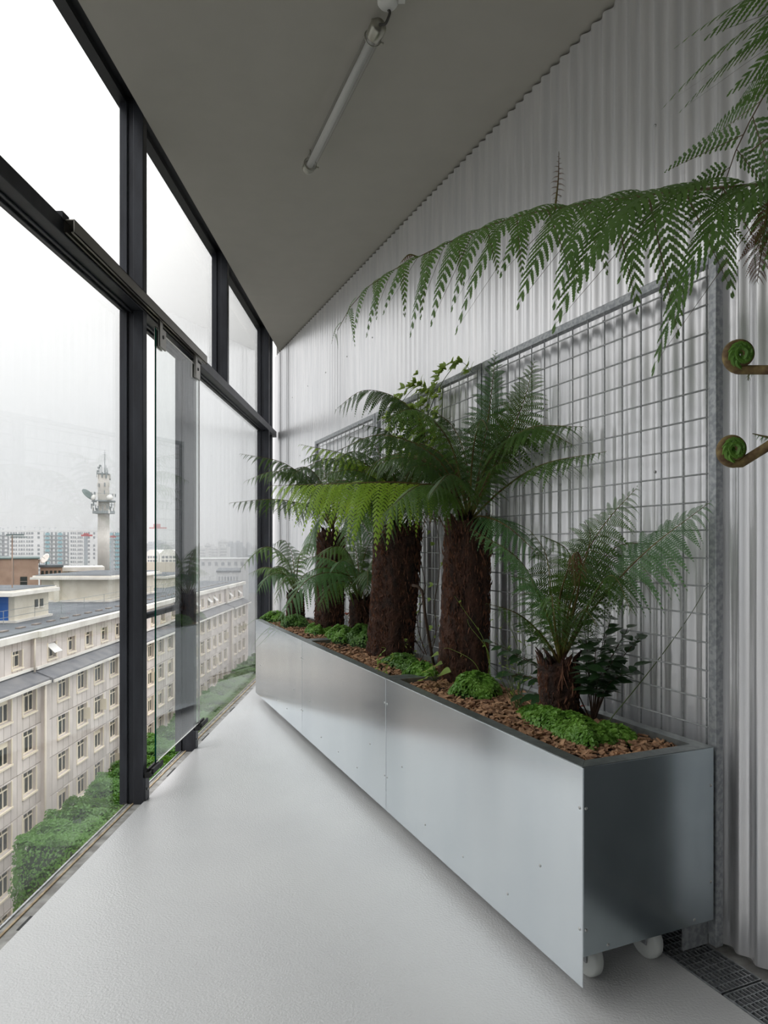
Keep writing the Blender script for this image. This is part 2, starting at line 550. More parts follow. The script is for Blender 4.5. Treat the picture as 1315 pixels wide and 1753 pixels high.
# ------------------------------------------------------------------ drain grates
gr_g = 'drain grates along the corrugated wall'
gl, gt0, gt1 = .995, .05, .226
gm = MB()
nb = 11
wd = gt1 - gt0
for k in range(nb):
    y = wd * k / (nb - 1)
    gm.box((0, y - .0016, -.028), (gl, y + .0016, 0.003))
nx = 34
for k in range(nx):
    x = .003 + (gl - .006) * k / (nx - 1)
    gm.box((x - .0022, 0, -.012), (x + .0022, wd, 0.002))
bars = gm.mesh('bars', [M['zinc']])
fm = MB().box((0, -.004, -.03), (gl, 0, .004)).box((0, wd, -.03), (gl, wd + .004, .004)).box((-.0, 0, -.03), (.004, wd, .004)).box((gl - .004, 0, -.03), (gl, wd, .004)).mesh('frame', [M['zinc']])
for (s0, lab) in ((2.50, 'galvanised drain grate running under the end of the planter'), (1.497, 'galvanised drain grate lying free at the foot of the corrugated wall'), (3.503, 'galvanised drain grate hidden beneath the planter row')):
    if s0 > 3:
        continue
    p = Wp(s0, gt0, 0)
    g = thing('drain_grate', lab, 'grate', p, PHI, gr_g)
    link('bars', bars, g)
    link('frame', fm, g)

# ------------------------------------------------------------------ planters
PL, T0, T1 = 1.562, .138, .697
ZTOPP = .762
PW = T1 - T0


def panel_slab(m, a, b):
    m.box(a, b)


def make_planter(s0, label, soil_seed):
    r = thing('planter', label, 'planter', Wp(s0, T0, 0), PHI, 'galvanised wheeled planters')
    L = PL - .006
    e_ = .004
    bevel(MB().box((0, PW - e_, .071), (L, PW, ZTOPP - .003)).obj('front_panel', M['panel'], r), .0015, 1)
    bevel(MB().box((0, 0, .166), (e_, PW - e_, ZTOPP - .003)).obj('end_panel', M['panel_shaded'], r), .0015, 1)
    MB().box((L - e_, 0, .166), (L, PW - e_, ZTOPP - .003)).obj('end_panel', M['panel_shaded'], r)
    MB().box((e_, 0, .166), (L - e_, e_, ZTOPP - .003)).obj('back_panel', M['panel'], r)
    MB().box((e_, e_, .166), (L - e_, PW - e_, .172)).obj('base_plate', M['zinc'], r)
    rw = .052
    z0, z1 = ZTOPP - .003, ZTOPP
    for poly in ([(0, PW), (L, PW), (L - rw, PW - rw), (rw, PW - rw)], [(0, 0), (0, PW), (rw, PW - rw), (rw, rw)],
                 [(L, 0), (0, 0), (rw, rw), (L - rw, rw)], [(L, PW), (L, 0), (L - rw, rw), (L - rw, PW - rw)]):
        cx = sum(p[0] for p in poly) / 4; cy = sum(p[1] for p in poly) / 4
        poly = [(p[0] + (cx - p[0]) * .0012, p[1] + (cy - p[1]) * .0012) for p in poly]
        MB().prism(poly[::-1], z0, z1).obj('rim', M['rim'], r)
    # folded inner lip
    m = MB()
    for a, b_ in (((rw - .003, rw - .003), (L - rw + .003, rw)), ((rw - .003, PW - rw), (L - rw + .003, PW - rw + .003)), ((rw - .003, rw), (rw, PW - rw)), ((L - rw, rw), (L - rw + .003, PW - rw))):
        m.box((a[0], a[1], ZTOPP - .06), (b_[0], b_[1], ZTOPP - .003))
    m.obj('inner_lip', M['rim'], r)
    # soil, gently uneven
    sm = MB()
    nx_, ny_ = 48, 16
    rr = random.Random(soil_seed)
    vs = []
    for i in range(nx_ + 1):
        for j in range(ny_ + 1):
            x = e_ + (L - 2 * e_) * i / nx_
            y = e_ + (PW - 2 * e_) * j / ny_
            vs.append((x, y, .722 + .008 * math.sin(x * 9 + soil_seed) + .006 * math.sin(y * 23 + x * 5) + rr.uniform(-.004, .004)))
    fs = [(i * (ny_ + 1) + j, (i + 1) * (ny_ + 1) + j, (i + 1) * (ny_ + 1) + j + 1, i * (ny_ + 1) + j + 1) for i in range(nx_) for j in range(ny_)]
    sm.add(vs, fs)
    sm.obj('soil', M['soil'], r, True)
    # screws
    sc = MB().lathe([(.0055, 0), (.0055, .001), (.003, .0025), (.0001, .003)], 10, axis='y')
    sc = sc.mesh('screw', [M['screw']], True)
    for (x, z) in ((.014, .63), (.014, .25), (L - .014, .63), (L - .014, .25), (.42, .17), (.75, .17), (1.1, .17), (.22, .36), (L - .2, .36)):
        link('screw', sc, r, (x, PW, z))
    sc2 = MB().lathe([(.0055, 0), (.0055, -.001), (.003, -.0025), (.0001, -.003)], 10, axis='x').mesh('screw', [M['screw']], True)
    for (y, z) in ((PW - .014, .63), (PW - .014, .25), (.014, .63), (.014, .30), (PW * .82, .185), (PW * .16, .185)):
        link('screw', sc2, r, (0, y, z))
    # casters
    for (x, y) in ((.145, .42), (.145, .16), (L - .145, .42), (L - .145, .16)):
        cst = MB().box((x - .045, y - .035, .155), (x + .045, y + .035, .166))
        cst.box((x - .026, y - .027, .055), (x + .026, y - .023, .158)).box((x - .026, y + .023, .055), (x + .026, y + .027, .158))
        c_ = bevel(cst.obj('caster_fork', M['zinc'], r), .003)
        wh = MB().lathe([(.02, -.02), (.058, -.02), (.066, -.012), (.066, .012), (.058, .02), (.02, .02)], 28, (x, y, .066), axis='y')
        wh.obj('wheel', M['nylon'], c_, True)
        MB().tube([(x, y - .03, .066), (x, y + .03, .066)], .009, 10).obj('axle', M['screw'], c_)
    return r


S0 = 2.61
pl_labels = ['galvanised steel planter nearest the drain grate, its short end panel in view',
             'middle galvanised steel planter between its two like neighbours',
             'galvanised steel planter at the narrow end against the glass wall',
             'galvanised steel planter out of frame beneath the overhanging tree fern']
for k in range(3):
    make_planter(S0 + k * PL, pl_labels[k], k + 1)
make_planter(S0 - 2 * PL + .02, pl_labels[3], 9)

# bark chips
chip_v = [(-.5, -.5, -.5), (.5, -.35, -.5), (.42, .5, -.5), (-.4, .4, -.5), (-.42, -.4, .5), (.4, -.5, .5), (.5, .35, .5), (-.5, .5, .5)]
chip_f = [(0, 3, 2, 1), (4, 5, 6, 7), (0, 1, 5, 4), (1, 2, 6, 5), (2, 3, 7, 6), (3, 0, 4, 7)]
for k in range(3):
    rr = random.Random(50 + k)
    m = MB()
    for i in range(2300 if k == 0 else 1300):
        x = rr.uniform(.06, PL - .07); y = rr.uniform(.06, PW - .06)
        if abs(x - PL / 2) > 3: continue
        l = rr.uniform(.012, .045); w = rr.uniform(.008, .02); h = rr.uniform(.003, .008)
        R = Matrix.Rotation(rr.uniform(0, 6.28), 3, 'Z') @ Matrix.Rotation(rr.uniform(-.5, .5), 3, 'X') @ Matrix.Rotation(rr.uniform(-.45, .45), 3, 'Y')
        z = .731 + rr.uniform(0, .016)
        m.add([R @ Vector((a * l, b_ * w, c * h)) + Vector((x, y, z)) for (a, b_, c) in chip_v], chip_f)
    o = m.obj('bark_mulch', M['bark'], None, loc=Wp(S0 + k * PL, T0, 0), rz=PHI)
    tag(o, ['brown bark chips covering the soil of the planter with the end panel in view', 'brown bark chips in the middle planter under the two stout trunks', 'brown bark chips in the planter at the narrow end'][k], 'mulch', kind='stuff')

# ------------------------------------------------------------------ trellises
TZ0, TZ1 = .06, 2.47
wz = .0987
tr_labels = ['galvanised mesh trellis behind the nearest planter and the short-trunked fern',
             'galvanised mesh trellis behind the middle planter, climber hanging on it',
             'galvanised mesh trellis at the narrow end beyond the climber']
SWv = MB().tube([(0, 0, 0), (0, 0, TZ1 - .03 - .70)], .0033, 6, cap=True).mesh('wire', [M['wire']], True)
SWh = MB().tube([(0, 0, 0), (PL - .075, 0, 0)], .0033, 6, cap=True).mesh('wire', [M['wire']], True)
for k in range(3):
    s0 = S0 + k * PL + .006
    r = thing('trellis', tr_labels[k], 'trellis', Wp(s0, .085, 0), PHI, 'mesh trellises standing behind the planters')
    L = PL - .012
    for x in (0, L - .034):
        bevel(MB().box((x, 0, TZ0), (x + .034, .034, TZ1)).obj('post', M['zinc'], r), .003)
    bevel(MB().box((.0345, 0, TZ1 - .034), (L - .0345, .034, TZ1)).obj('top_bar', M['zinc'], r), .003)
    bevel(MB().box((.0345, 0, .30), (L - .0345, .034, .334)).obj('lower_bar', M['zinc'], r), .003)
    for x in (.034, L - .034 - .006):
        MB().prism([(0, .034), (.0, .15), (0.006, .15), (.006, .034)], TZ0, TZ0 + .10).obj('foot_gusset', M['zinc'], r, loc=(x, 0, 0))
    n = 15
    for i in range(n):
        link('wire', SWv, r, (.034 + .01 + (L - .068 - .02) * i / (n - 1), .030, .70))
    nh = 18
    for j in range(nh):
        link('wire', SWh, r, (.034, .0366, TZ1 - .075 - j * wz))

# ------------------------------------------------------------------ ferns


def spline(pts, n):
    """Catmull-Rom through the points, evenly resampled"""
    p = [np.array(q, float) for q in pts]
    p = [2 * p[0] - p[1]] + p + [2 * p[-1] - p[-2]]
    out = []
    for i in range(1, len(p) - 2):
        for t in np.linspace(0, 1, 24, endpoint=False):
            a, b_, c, d = p[i - 1], p[i], p[i + 1], p[i + 2]
            out.append(.5 * ((2 * b_) + (-a + c) * t + (2 * a - 5 * b_ + 4 * c - d) * t * t + (-a + 3 * b_ - 3 * c + d) * t ** 3))
    out.append(p[-2])
    out = np.array(out)
    d = np.r_[0, np.cumsum(np.linalg.norm(np.diff(out, axis=0), axis=1))]
    u = np.linspace(0, d[-1], n)
    return np.stack([np.interp(u, d, out[:, k]) for k in range(3)], 1), d[-1]


def pinna_template(npair, lobes=0, wide=.19):
    """one leaflet of a frond, unit long along x: a midrib carrying rows of narrow segments"""
    V, Fc, Mi = [], [], []
    d = 1.0 / npair
    rib = .006 if lobes else .008
    V += [(0, -rib, 0), (0, rib, 0), (.97, rib * .2, 0), (.97, -rib * .2, 0)]
    Fc.append((0, 3, 2, 1)); Mi.append(0)
    rr = random.Random(npair * 7 + lobes)
    for i in range(npair):
        for sgn in (-1, 1):
            x = .015 + (i + .5 + (.25 if sgn > 0 else 0)) * d * .985
            if x > .99: continue
            l = wide * (max(1 - x, 0) ** .72) * min(1, .62 + x * 3.0) * rr.uniform(.9, 1.08)
            l = max(l, .012)
            w = d * .35 * (1 if x < .8 else .8)
            a = math.radians(64 - 14 * x)
            ux, uy = math.cos(a), math.sin(a) * sgn
            vx, vy = -uy, ux
            o = len(V)
            rows = [(0, w * .9), (.35, w), (.75, w * .62), (1, 0.0)] if not lobes else None
            if lobes:
                rows = []
                for q in range(lobes):
                    t = q / lobes
                    env = w * (1.0 - .68 * t * t)
                    rows += [(t + .02, env * .62), (t + .55 / lobes, env * 1.05)]
                rows.append((1, 0.0))
            for (t, hw) in rows:
                bend = .10 * t * t * l
                zz = -.35 * l * t * t * .6
                cx = x + ux * l * t + bend * .8
                cy = uy * l * t
                if hw > 0:
                    V += [(cx + vx * hw, cy + vy * hw, zz), (cx - vx * hw, cy - vy * hw, zz)]
                else:
                    V += [(cx, cy, zz)]
            nr = len(rows)
            for k in range(nr - 2):
                q = (o + 2 * k, o + 2 * k + 1, o + 2 * k + 3, o + 2 * k + 2)
                Fc.append(q if sgn > 0 else q[::-1]); Mi.append(1)
            k = nr - 2
            q = (o + 2 * k, o + 2 * k + 1, o + 2 * k + 2)
            Fc.append(q if sgn > 0 else q[::-1]); Mi.append(1)
    return np.array(V), Fc, Mi


TPL = {'fine': pinna_template(15, 0, .175), 'hero': pinna_template(20, 7, .30), 'hero_m': pinna_template(18, 5, .22), 'hero_s': pinna_template(15, 3, .18), 'front': pinna_template(16, 3, .17)}


def np_mesh(name, V, Fc, Mi, mats, smooth=False):
    me = bpy.data.meshes.new(name)
    me.from_pydata(V.tolist(), [], Fc)
    for m in mats:
        me.materials.append(m)
    me.polygons.foreach_set('material_index', Mi)
    me.update()
    return me


def nrm(v):
    l = np.linalg.norm(v)
    return v / l if l > 1e-9 else v


def frond(parent, pts, width, mat_leaf, tpl='fine', npin=22, hang=.25, start=.2, rad=.0065, face=(0, -.35, 0), seed=0,
          split=False, name='frond', droop=.55, peak=.38, stalk='petiole', gap=0.0, curl=0.0, sweep=(12, 34), tipe=.68):
    """one frond along a rachis; leaflets in two rows"""
    rr = random.Random(seed)
    origin = np.array(parent.location) if parent else np.zeros(3)
    C, L = spline([np.array(p) - origin for p in pts], 70)
    T = np.gradient(C, axis=0)
    T /= np.linalg.norm(T, axis=1)[:, None]
    mb = MB()
    rads = [rad * (1 - i / 69) ** 1.25 + .0009 for i in range(70)]
    mb.tube([tuple(c) for c in C[::2]], rads[::2], 5, 0, False)
    Vs, Fs, Ms, off = [np.array(mb.v)], list(mb.f), [0] * len(mb.f), len(mb.v)
    pin_objs = []
    up = np.array((0, 0, 1.0))
    fc = np.array(face, float)
    pend = []
    for i in range(npin):
        for sg in (-1, 1):
            if rr.random() < gap: continue
            u = start + (1 - start) * ((i + .5 + .22 * sg) / npin) ** .95
            if u >= .995: continue
            fi = u * 69
            i0 = int(fi); fr = fi - i0
            i1 = min(i0 + 1, 69)
            p = C[i0] * (1 - fr) + C[i1] * fr
            t = nrm(T[i0] * (1 - fr) + T[i1] * fr)
            nv = up + fc
            nv = nrm(nv - t * nv.dot(t))
            bi = np.cross(nv, t) * sg
            v = (u - start) / (1 - start)
            prof = min(1, (.45 + .55 * v / peak)) if v < peak else max(.0, (1 - (v - peak) / (1 - peak))) ** tipe
            ln = width * max(prof, .10) * rr.uniform(.9, 1.08)
            ang = math.radians(sweep[0] + sweep[1] * v) + rr.uniform(-.09, .09)
            d = bi * math.cos(ang) + t * math.sin(ang)
            h = hang - .14 + rr.uniform(-.08, .08)
            d = nrm(d * (1 - abs(h)) - up * h + fc * .02)
            n2 = nv - d * nv.dot(d)
            if np.linalg.norm(n2) < .2:
                n2 = nrm(bi) - d * nrm(bi).dot(d)
            n2 = nrm(n2 + np.array((rr.uniform(-.2, .2), rr.uniform(-.2, .2), rr.uniform(-.2, .2))))
            n2 = nrm(n2 - d * n2.dot(d))
            s = np.cross(n2, d)
            tv, tf, tm = TPL[tpl if tpl != 'hero' or v < .55 else ('hero_m' if v < .78 else 'hero_s')]
            A = tv.copy()
            dz = droop * (1 + rr.uniform(-.3, .4))
            A[:, 1] = A[:, 1] + rr.uniform(-.10, .10) * A[:, 0] ** 2
            if curl:
                A[:, 2] -= curl * abs(A[:, 1])
            q = (A[:, 0:1] * d + A[:, 1:2] * s + A[:, 2:3] * n2 - up[None, :] * (dz * A[:, 0:1] ** 2)) * ln
            tw_ = (q + p + origin - np.array(W0)) @ np.array(N)          # leaflets rest against the wall, never in it
            q = q + np.clip(.03 - tw_, 0, None)[:, None] * np.array(N)[None, :]
            if split:
                pend.append((p, q, tf, tm))
            else:
                Vs.append(q + p)
                Fs += [tuple(a + off for a in f) for f in tf]
                Ms += tm
                off += len(q)
    me = np_mesh(name, np.concatenate(Vs), Fs, Ms, [M[stalk], mat_leaf])
    o = link(name, me, parent)
    for (p, q, tf, tm) in pend:
        pm = np_mesh('pinna', q, tf, tm, [M['rachis_dark'], mat_leaf])
        link('pinna', pm, o, tuple(p))
    return o


def make_trunk(parent, h, r0, r1, seed, flare=1.0, lean=(0, 0)):
    rr = random.Random(seed)
    m = MB()
    seg, rows = 40, 34
    vs = []
    for i in range(rows + 1):
        t = i / rows
        r = r0 + (r1 - r0) * t
        for k in range(seg):
            a = 2 * math.pi * k / seg
            q = r * (1 + .05 * math.sin(a * 3 + seed) + .04 * math.sin(a * 7 + t * 4 + seed * 2) + rr.uniform(-.06, .06))
            vs.append((q * math.cos(a) + lean[0] * t, q * math.sin(a) + lean[1] * t, h * t))
    fs = [(i * seg + k, i * seg + (k + 1) % seg, (i + 1) * seg + (k + 1) % seg, (i + 1) * seg + k) for i in range(rows) for k in range(seg)]
    fs.append(tuple(rows * seg + k for k in range(seg)))
    m.add(vs, fs)
    tk = m.obj('trunk', M['trunk'], parent, True)
    # matted root fibres and old stalk stubs
    f = MB()
    for i in range(int(1500 * h * (r0 + r1) / .2)):
        a = rr.uniform(0, 6.283); t = rr.uniform(0, 1)
        r = (r0 + (r1 - r0) * t) * rr.uniform(.97, 1.04)
        l = rr.uniform(.015, .05) * (1.5 if t > .75 else 1)
        w = rr.uniform(.0015, .005)
        up_ = 1 if rr.random() < .6 else -1
        tilt = rr.uniform(.0, .32)
        sk = rr.uniform(-.35, .35)
        p = Vector((r * math.cos(a) + lean[0] * t, r * math.sin(a) + lean[1] * t, h * t))
        ra = Vector((math.cos(a), math.sin(a), 0)); ta = Vector((-math.sin(a), math.cos(a), 0))
        d = (Vector((0, 0, up_)) + ra * tilt + ta * sk).normalized()
        e1 = p + d * l
        f.add([p - ta * w - ra * .004, p + ta * w - ra * .004, e1 + ta * w * .3, e1 - ta * w * .3, p + ra * w * 1.2 + d * l * .4], [(0, 1, 4), (1, 2, 4), (2, 3, 4), (3, 0, 4)])
    fo = f.obj('root_fibre', M['fibre'], parent)
    fo['kind'] = 'stuff'
    # crown of old stalk bases
    c = MB()
    for i in range(26):
        a = rr.uniform(0, 6.283)
        r = r1 * rr.uniform(.25, .85)
        p = Vector((r * math.cos(a) + lean[0], r * math.sin(a) + lean[1], h - .02))
        ra = Vector((math.cos(a), math.sin(a), 0))
        l = rr.uniform(.03, .085)
        c.tube([p, p + Vector((0, 0, l * .6)) + ra * .01, p + Vector((0, 0, l)) + ra * l * .45], [.011, .008, .002], 5)
    co = c.obj('crown_stubs', M['trunk'], parent, True)
    co['kind'] = 'stuff'
    return tk


def fern(name, label, base_px, yc, h, r0, r1, crown_px, seed, lean=(0, 0), zbase=.715):
    """trunk stands on the soil at the place seen in the photo"""
    p = P(base_px, 1000, yc)
    r = thing(name, label, 'tree fern', (p.x, p.y, zbase), 0, 'tree ferns in the galvanised planters')
    bpy.context.view_layer.update()
    make_trunk(r, h, r0, r1, seed, lean=lean)
    return r


G, D_, BL, BR = M['fern'], M['fern_dark'], M['fern_blue'], M['fern_bright']


def PP(l, lim=2.10):
    # keep every point on the room side of the trellis
    return [tuple(P(x, y, min(yc, lim * F / (x - 161)))) for (x, y, yc) in l]


def bush(parent, crown, n, l0, l1, seed, mats, width=.19):
    """further fronds springing from the crown into the room side"""
    rr = random.Random(seed)
    c0 = P(*crown)
    for i in range(n):
        a = math.radians(-105 + 210 * (i + rr.uniform(.2, .8)) / n)
        d = Matrix.Rotation(a, 3, 'Z') @ N
        l = rr.uniform(l0, l1)
        e = rr.uniform(.25, .75)
        pts = [c0, c0 + d * l * .22 + Vector((0, 0, l * (.30 + .25 * e))), c0 + d * l * .6 + Vector((0, 0, l * (.40 + .35 * e))), c0 + d * l * .95 + Vector((0, 0, l * (.22 + .45 * e)))]
        frond(parent, [tuple(p) for p in pts], width * rr.uniform(.85, 1.05), rr.choice(mats), seed=seed * 10 + i, npin=rr.choice((19, 20, 21)), hang=rr.uniform(.2, .4), droop=.6)


# E: tall slender trunk in the nearest-but-one position
E = fern('tree_fern', 'tree fern with slender brown trunk and upright fronds against the trellis post', 793, 3.66, .87, .128, .118, None, 11, lean=(.03, 0))
ce_ = (803, 893, 3.66)
for i, (pts, w, mt, kw) in enumerate([
    ([ce_, (770, 842, 3.62), (690, 826, 3.55), (570, 828, 3.5), (458, 832, 3.5)], .31, BR, dict(hang=.42, npin=23, start=.22, tpl='front', face=(0, -.6, 0))),
    ([ce_, (822, 800, 3.74), (838, 700, 3.8), (849, 600, 3.82)], .2, BL, dict(hang=.1, npin=28, face=(0, -2, 0), start=.18, sweep=(22, 30), droop=.35)),
    ([ce_, (845, 800, 3.64), (892, 700, 3.6), (916, 615, 3.58)], .21, G, dict(hang=.1, npin=27, face=(0, -2, 0), start=.28, sweep=(20, 30), droop=.35)),
    ([ce_, (850, 800, 3.5), (900, 735, 3.35), (1003, 730, 3.25)], .20, G, dict(hang=.25, npin=20, start=.25)),
    ([ce_, (860, 838, 3.5), (930, 795, 3.3), (1043, 772, 3.15)], .15, G, dict(hang=.3, npin=20, start=.34)),
    ([ce_, (790, 830, 3.75), (745, 770, 3.8), (668, 750, 3.85)], .2, D_, dict(hang=.3)),
    ([ce_, (775, 845, 3.5), (720, 830, 3.35), (655, 880, 3.25)], .2, G, dict(hang=.4)),
    ([ce_, (800, 838, 3.45), (770, 812, 3.2), (735, 850, 3.05)], .17, D_, dict(hang=.4)),
    ([ce_, (825, 884, 3.5), (870, 902, 3.3), (935, 962, 3.2)], .16, BL, dict(hang=.12, npin=19, start=.12, face=(0, -.9, 0))),
    ([ce_, (800, 800, 3.8), (775, 730, 3.9), (720, 690, 3.95)], .19, D_, dict(hang=.25)),
    ([ce_, (820, 820, 3.7), (850, 760, 3.75), (900, 720, 3.8)], .17, D_, dict(hang=.2)),
    ([ce_, (780, 850, 3.6), (740, 800, 3.55), (700, 800, 3.5)], .19, D_, dict(hang=.3)),
    ([ce_, (820, 850, 3.5), (845, 800, 3.35), (880, 790, 3.25)], .15, G, dict(hang=.25)),
    ([ce_, (790, 820, 3.8), (770, 770, 3.85), (740, 745, 3.9)], .18, G, dict(hang=.2)),
]):
    frond(E, PP(pts), w, mt, seed=100 + i, **{**dict(npin=19), **kw})

bush(E, ce_, 7, .6, .85, 81, [M['fern_dark'], M['fern']], .18)

# D: stoutest trunk
Dn = fern('tree_fern', 'tree fern with the stoutest brown trunk in the middle of the row', 668, 4.5, .86, .148, .15, None, 12, lean=(.06, 0))
cd = (682, 905, 4.5)
for i, (pts, w, mt, kw) in enumerate([
    ([cd, (712, 810, 4.4), (728, 745, 4.35), (690, 688, 4.3), (625, 668, 4.28), (573, 702, 4.25)], .26, D_, dict(hang=.35, npin=23, start=.3)),
    ([cd, (690, 800, 4.4), (668, 742, 4.3), (612, 725, 4.2)], .19, D_, dict(hang=.3)),
    ([cd, (672, 840, 4.4), (610, 785, 4.25), (511, 760, 4.2)], .19, BR, dict(hang=.35, npin=20)),
    ([cd, (645, 852, 4.2), (570, 838, 4.05), (488, 872, 3.95)], .2, BR, dict(hang=.35)),
    ([cd, (715, 800, 4.5), (742, 735, 4.55), (775, 712, 4.6)], .2, D_, dict(hang=.2)),
    ([cd, (655, 835, 4.2), (610, 805, 4.0), (555, 812, 3.9)], .2, D_, dict(hang=.35)),
    ([cd, (650, 862, 4.2), (610, 880, 4.0), (588, 945, 3.95)], .2, G, dict(hang=.2)),
    ([cd, (690, 862, 4.2), (675, 870, 3.9), (650, 930, 3.8)], .2, D_, dict(hang=.25)),
    ([cd, (725, 850, 4.4), (765, 850, 4.3), (790, 890, 4.25)], .2, D_, dict(hang=.3)),
    ([cd, (700, 790, 4.5), (720, 720, 4.5), (700, 690, 4.5)], .2, G, dict(hang=.2)),
    ([cd, (660, 820, 4.45), (640, 760, 4.5), (590, 745, 4.5)], .2, D_, dict(hang=.3)),
    ([cd, (700, 830, 4.3), (720, 790, 4.2), (760, 790, 4.1)], .2, G, dict(hang=.3)),
    ([cd, (670, 860, 4.3), (640, 835, 4.1), (600, 850, 3.95)], .19, G, dict(hang=.35)),
]):
    frond(Dn, PP(pts), w, mt, seed=200 + i, **{**dict(npin=18), **kw})
bush(Dn, cd, 7, .6, .85, 82, [M['fern_dark'], M['fern_dark'], M['fern']], .19)
# withered hanging frond under D's crown
frond(Dn, PP([cd, (720, 880, 4.35), (745, 878, 4.3), (760, 900, 4.3)]), .09, M['fern_dead'], seed=260, hang=.6, npin=13)

# B
B_ = fern('tree_fern', 'tree fern with medium trunk standing second from the glass wall', 563, 5.65, .85, .118, .108, None, 13, lean=(.02, 0))
cb = (568, 905, 5.6)
for i, (pts, w, mt, kw) in enumerate([
    ([cb, (552, 850, 5.5), (490, 795, 5.3), (409, 776, 5.2)], .19, D_, dict(hang=.4, gap=.12)),
    ([cb, (540, 872, 5.45), (475, 855, 5.2), (391, 861, 5.0)], .19, D_, dict(hang=.35)),
    ([cb, (556, 840, 5.5), (525, 800, 5.4), (480, 815, 5.2)], .2, D_, dict(hang=.3)),
    ([cb, (590, 840, 5.5), (625, 800, 5.4), (660, 810, 5.3)], .2, D_, dict(hang=.3)),
    ([cb, (560, 830, 5.6), (545, 780, 5.6), (515, 790, 5.5)], .2, G, dict(hang=.3)),
    ([cb, (590, 860, 5.3), (615, 850, 5.1), (640, 900, 4.95)], .19, G, dict(hang=.3)),
    ([cb, (575, 840, 5.7), (585, 785, 5.75), (610, 770, 5.8)], .19, D_, dict(hang=.2)),
    ([cb, (555, 870, 5.3), (530, 860, 5.0), (510, 900, 4.85)], .17, G, dict(hang=.3)),
    ([cb, (580, 865, 5.6), (610, 880, 5.5), (640, 930, 5.4)], .2, M['fern_blue'], dict(hang=.2)),
    ([cb, (560, 880, 5.7), (540, 900, 5.8), (525, 950, 5.8)], .18, M['fern_blue'], dict(hang=.2)),
]):
    frond(B_, PP(pts), w, mt, seed=300 + i, **{**dict(npin=18), **kw})

bush(B_, cb, 5, .55, .8, 83, [M['fern_dark'], M['fern']], .18)

# A
A_ = fern('tree_fern', 'smallest tree fern beside the glass wall at the narrow end', 506, 6.38, .28, .085, .075, None, 14)
ca = (507, 1018, 6.35)
for i, (pts, w, mt, kw) in enumerate([
    ([ca, (492, 960, 6.2), (455, 936, 6.0), (411, 974, 5.85)], .18, G, dict(hang=.3)),
    ([ca, (512, 955, 6.2), (530, 930, 6.1), (548, 955, 6.0)], .18, G, dict(hang=.3)),
    ([ca, (490, 985, 6.2), (462, 985, 6.1), (440, 1015, 6.0)], .15, BL, dict(hang=.3)),
    ([ca, (500, 950, 6.4), (485, 925, 6.4), (465, 935, 6.35)], .17, D_, dict(hang=.3)),
    ([ca, (520, 985, 6.1), (535, 990, 6.0), (548, 1030, 5.95)], .15, D_, dict(hang=.3)),
    ([ca, (503, 990, 6.0), (488, 990, 5.8), (470, 1035, 5.75)], .15, G, dict(hang=.3)),
]):
    frond(A_, PP(pts), w, mt, seed=400 + i, **{**dict(npin=15), **kw})

bush(A_, ca, 4, .35, .5, 84, [M['fern_blue'], M['fern']], .14)

# C
C_ = fern('tree_fern', 'low tree fern tucked behind between the two thick trunks', 617, 5.2, .33, .088, .078, None, 15)
cc = (617, 1030, 5.2)
for i, (pts, w, mt, kw) in enumerate([
    ([cc, (595, 985, 5.0), (530, 990, 4.75), (474, 1068, 4.6)], .2, BL, dict(hang=.25, npin=20)),
    ([cc, (605, 965, 5.1), (580, 935, 5.0), (535, 955, 4.9)], .2, G, dict(hang=.3)),
    ([cc, (632, 970, 5.1), (655, 945, 5.0), (680, 970, 4.95)], .18, D_, dict(hang=.3)),
    ([cc, (612, 960, 5.3), (600, 915, 5.35), (575, 905, 5.35)], .18, G, dict(hang=.25)),
    ([cc, (625, 985, 4.95), (630, 980, 4.75), (628, 1020, 4.65)], .15, D_, dict(hang=.3)),
    ([cc, (600, 1000, 4.95), (570, 1000, 4.8), (545, 1045, 4.7)], .16, G, dict(hang=.3)),
    ([cc, (622, 960, 5.35), (640, 920, 5.4), (655, 930, 5.4)], .17, D_, dict(hang=.25)),
]):
    frond(C_, PP(pts), w, mt, seed=500 + i, **{**dict(npin=18), **kw})

bush(C_, cc, 5, .4, .6, 85, [M['fern_blue'], M['fern_dark']], .15)

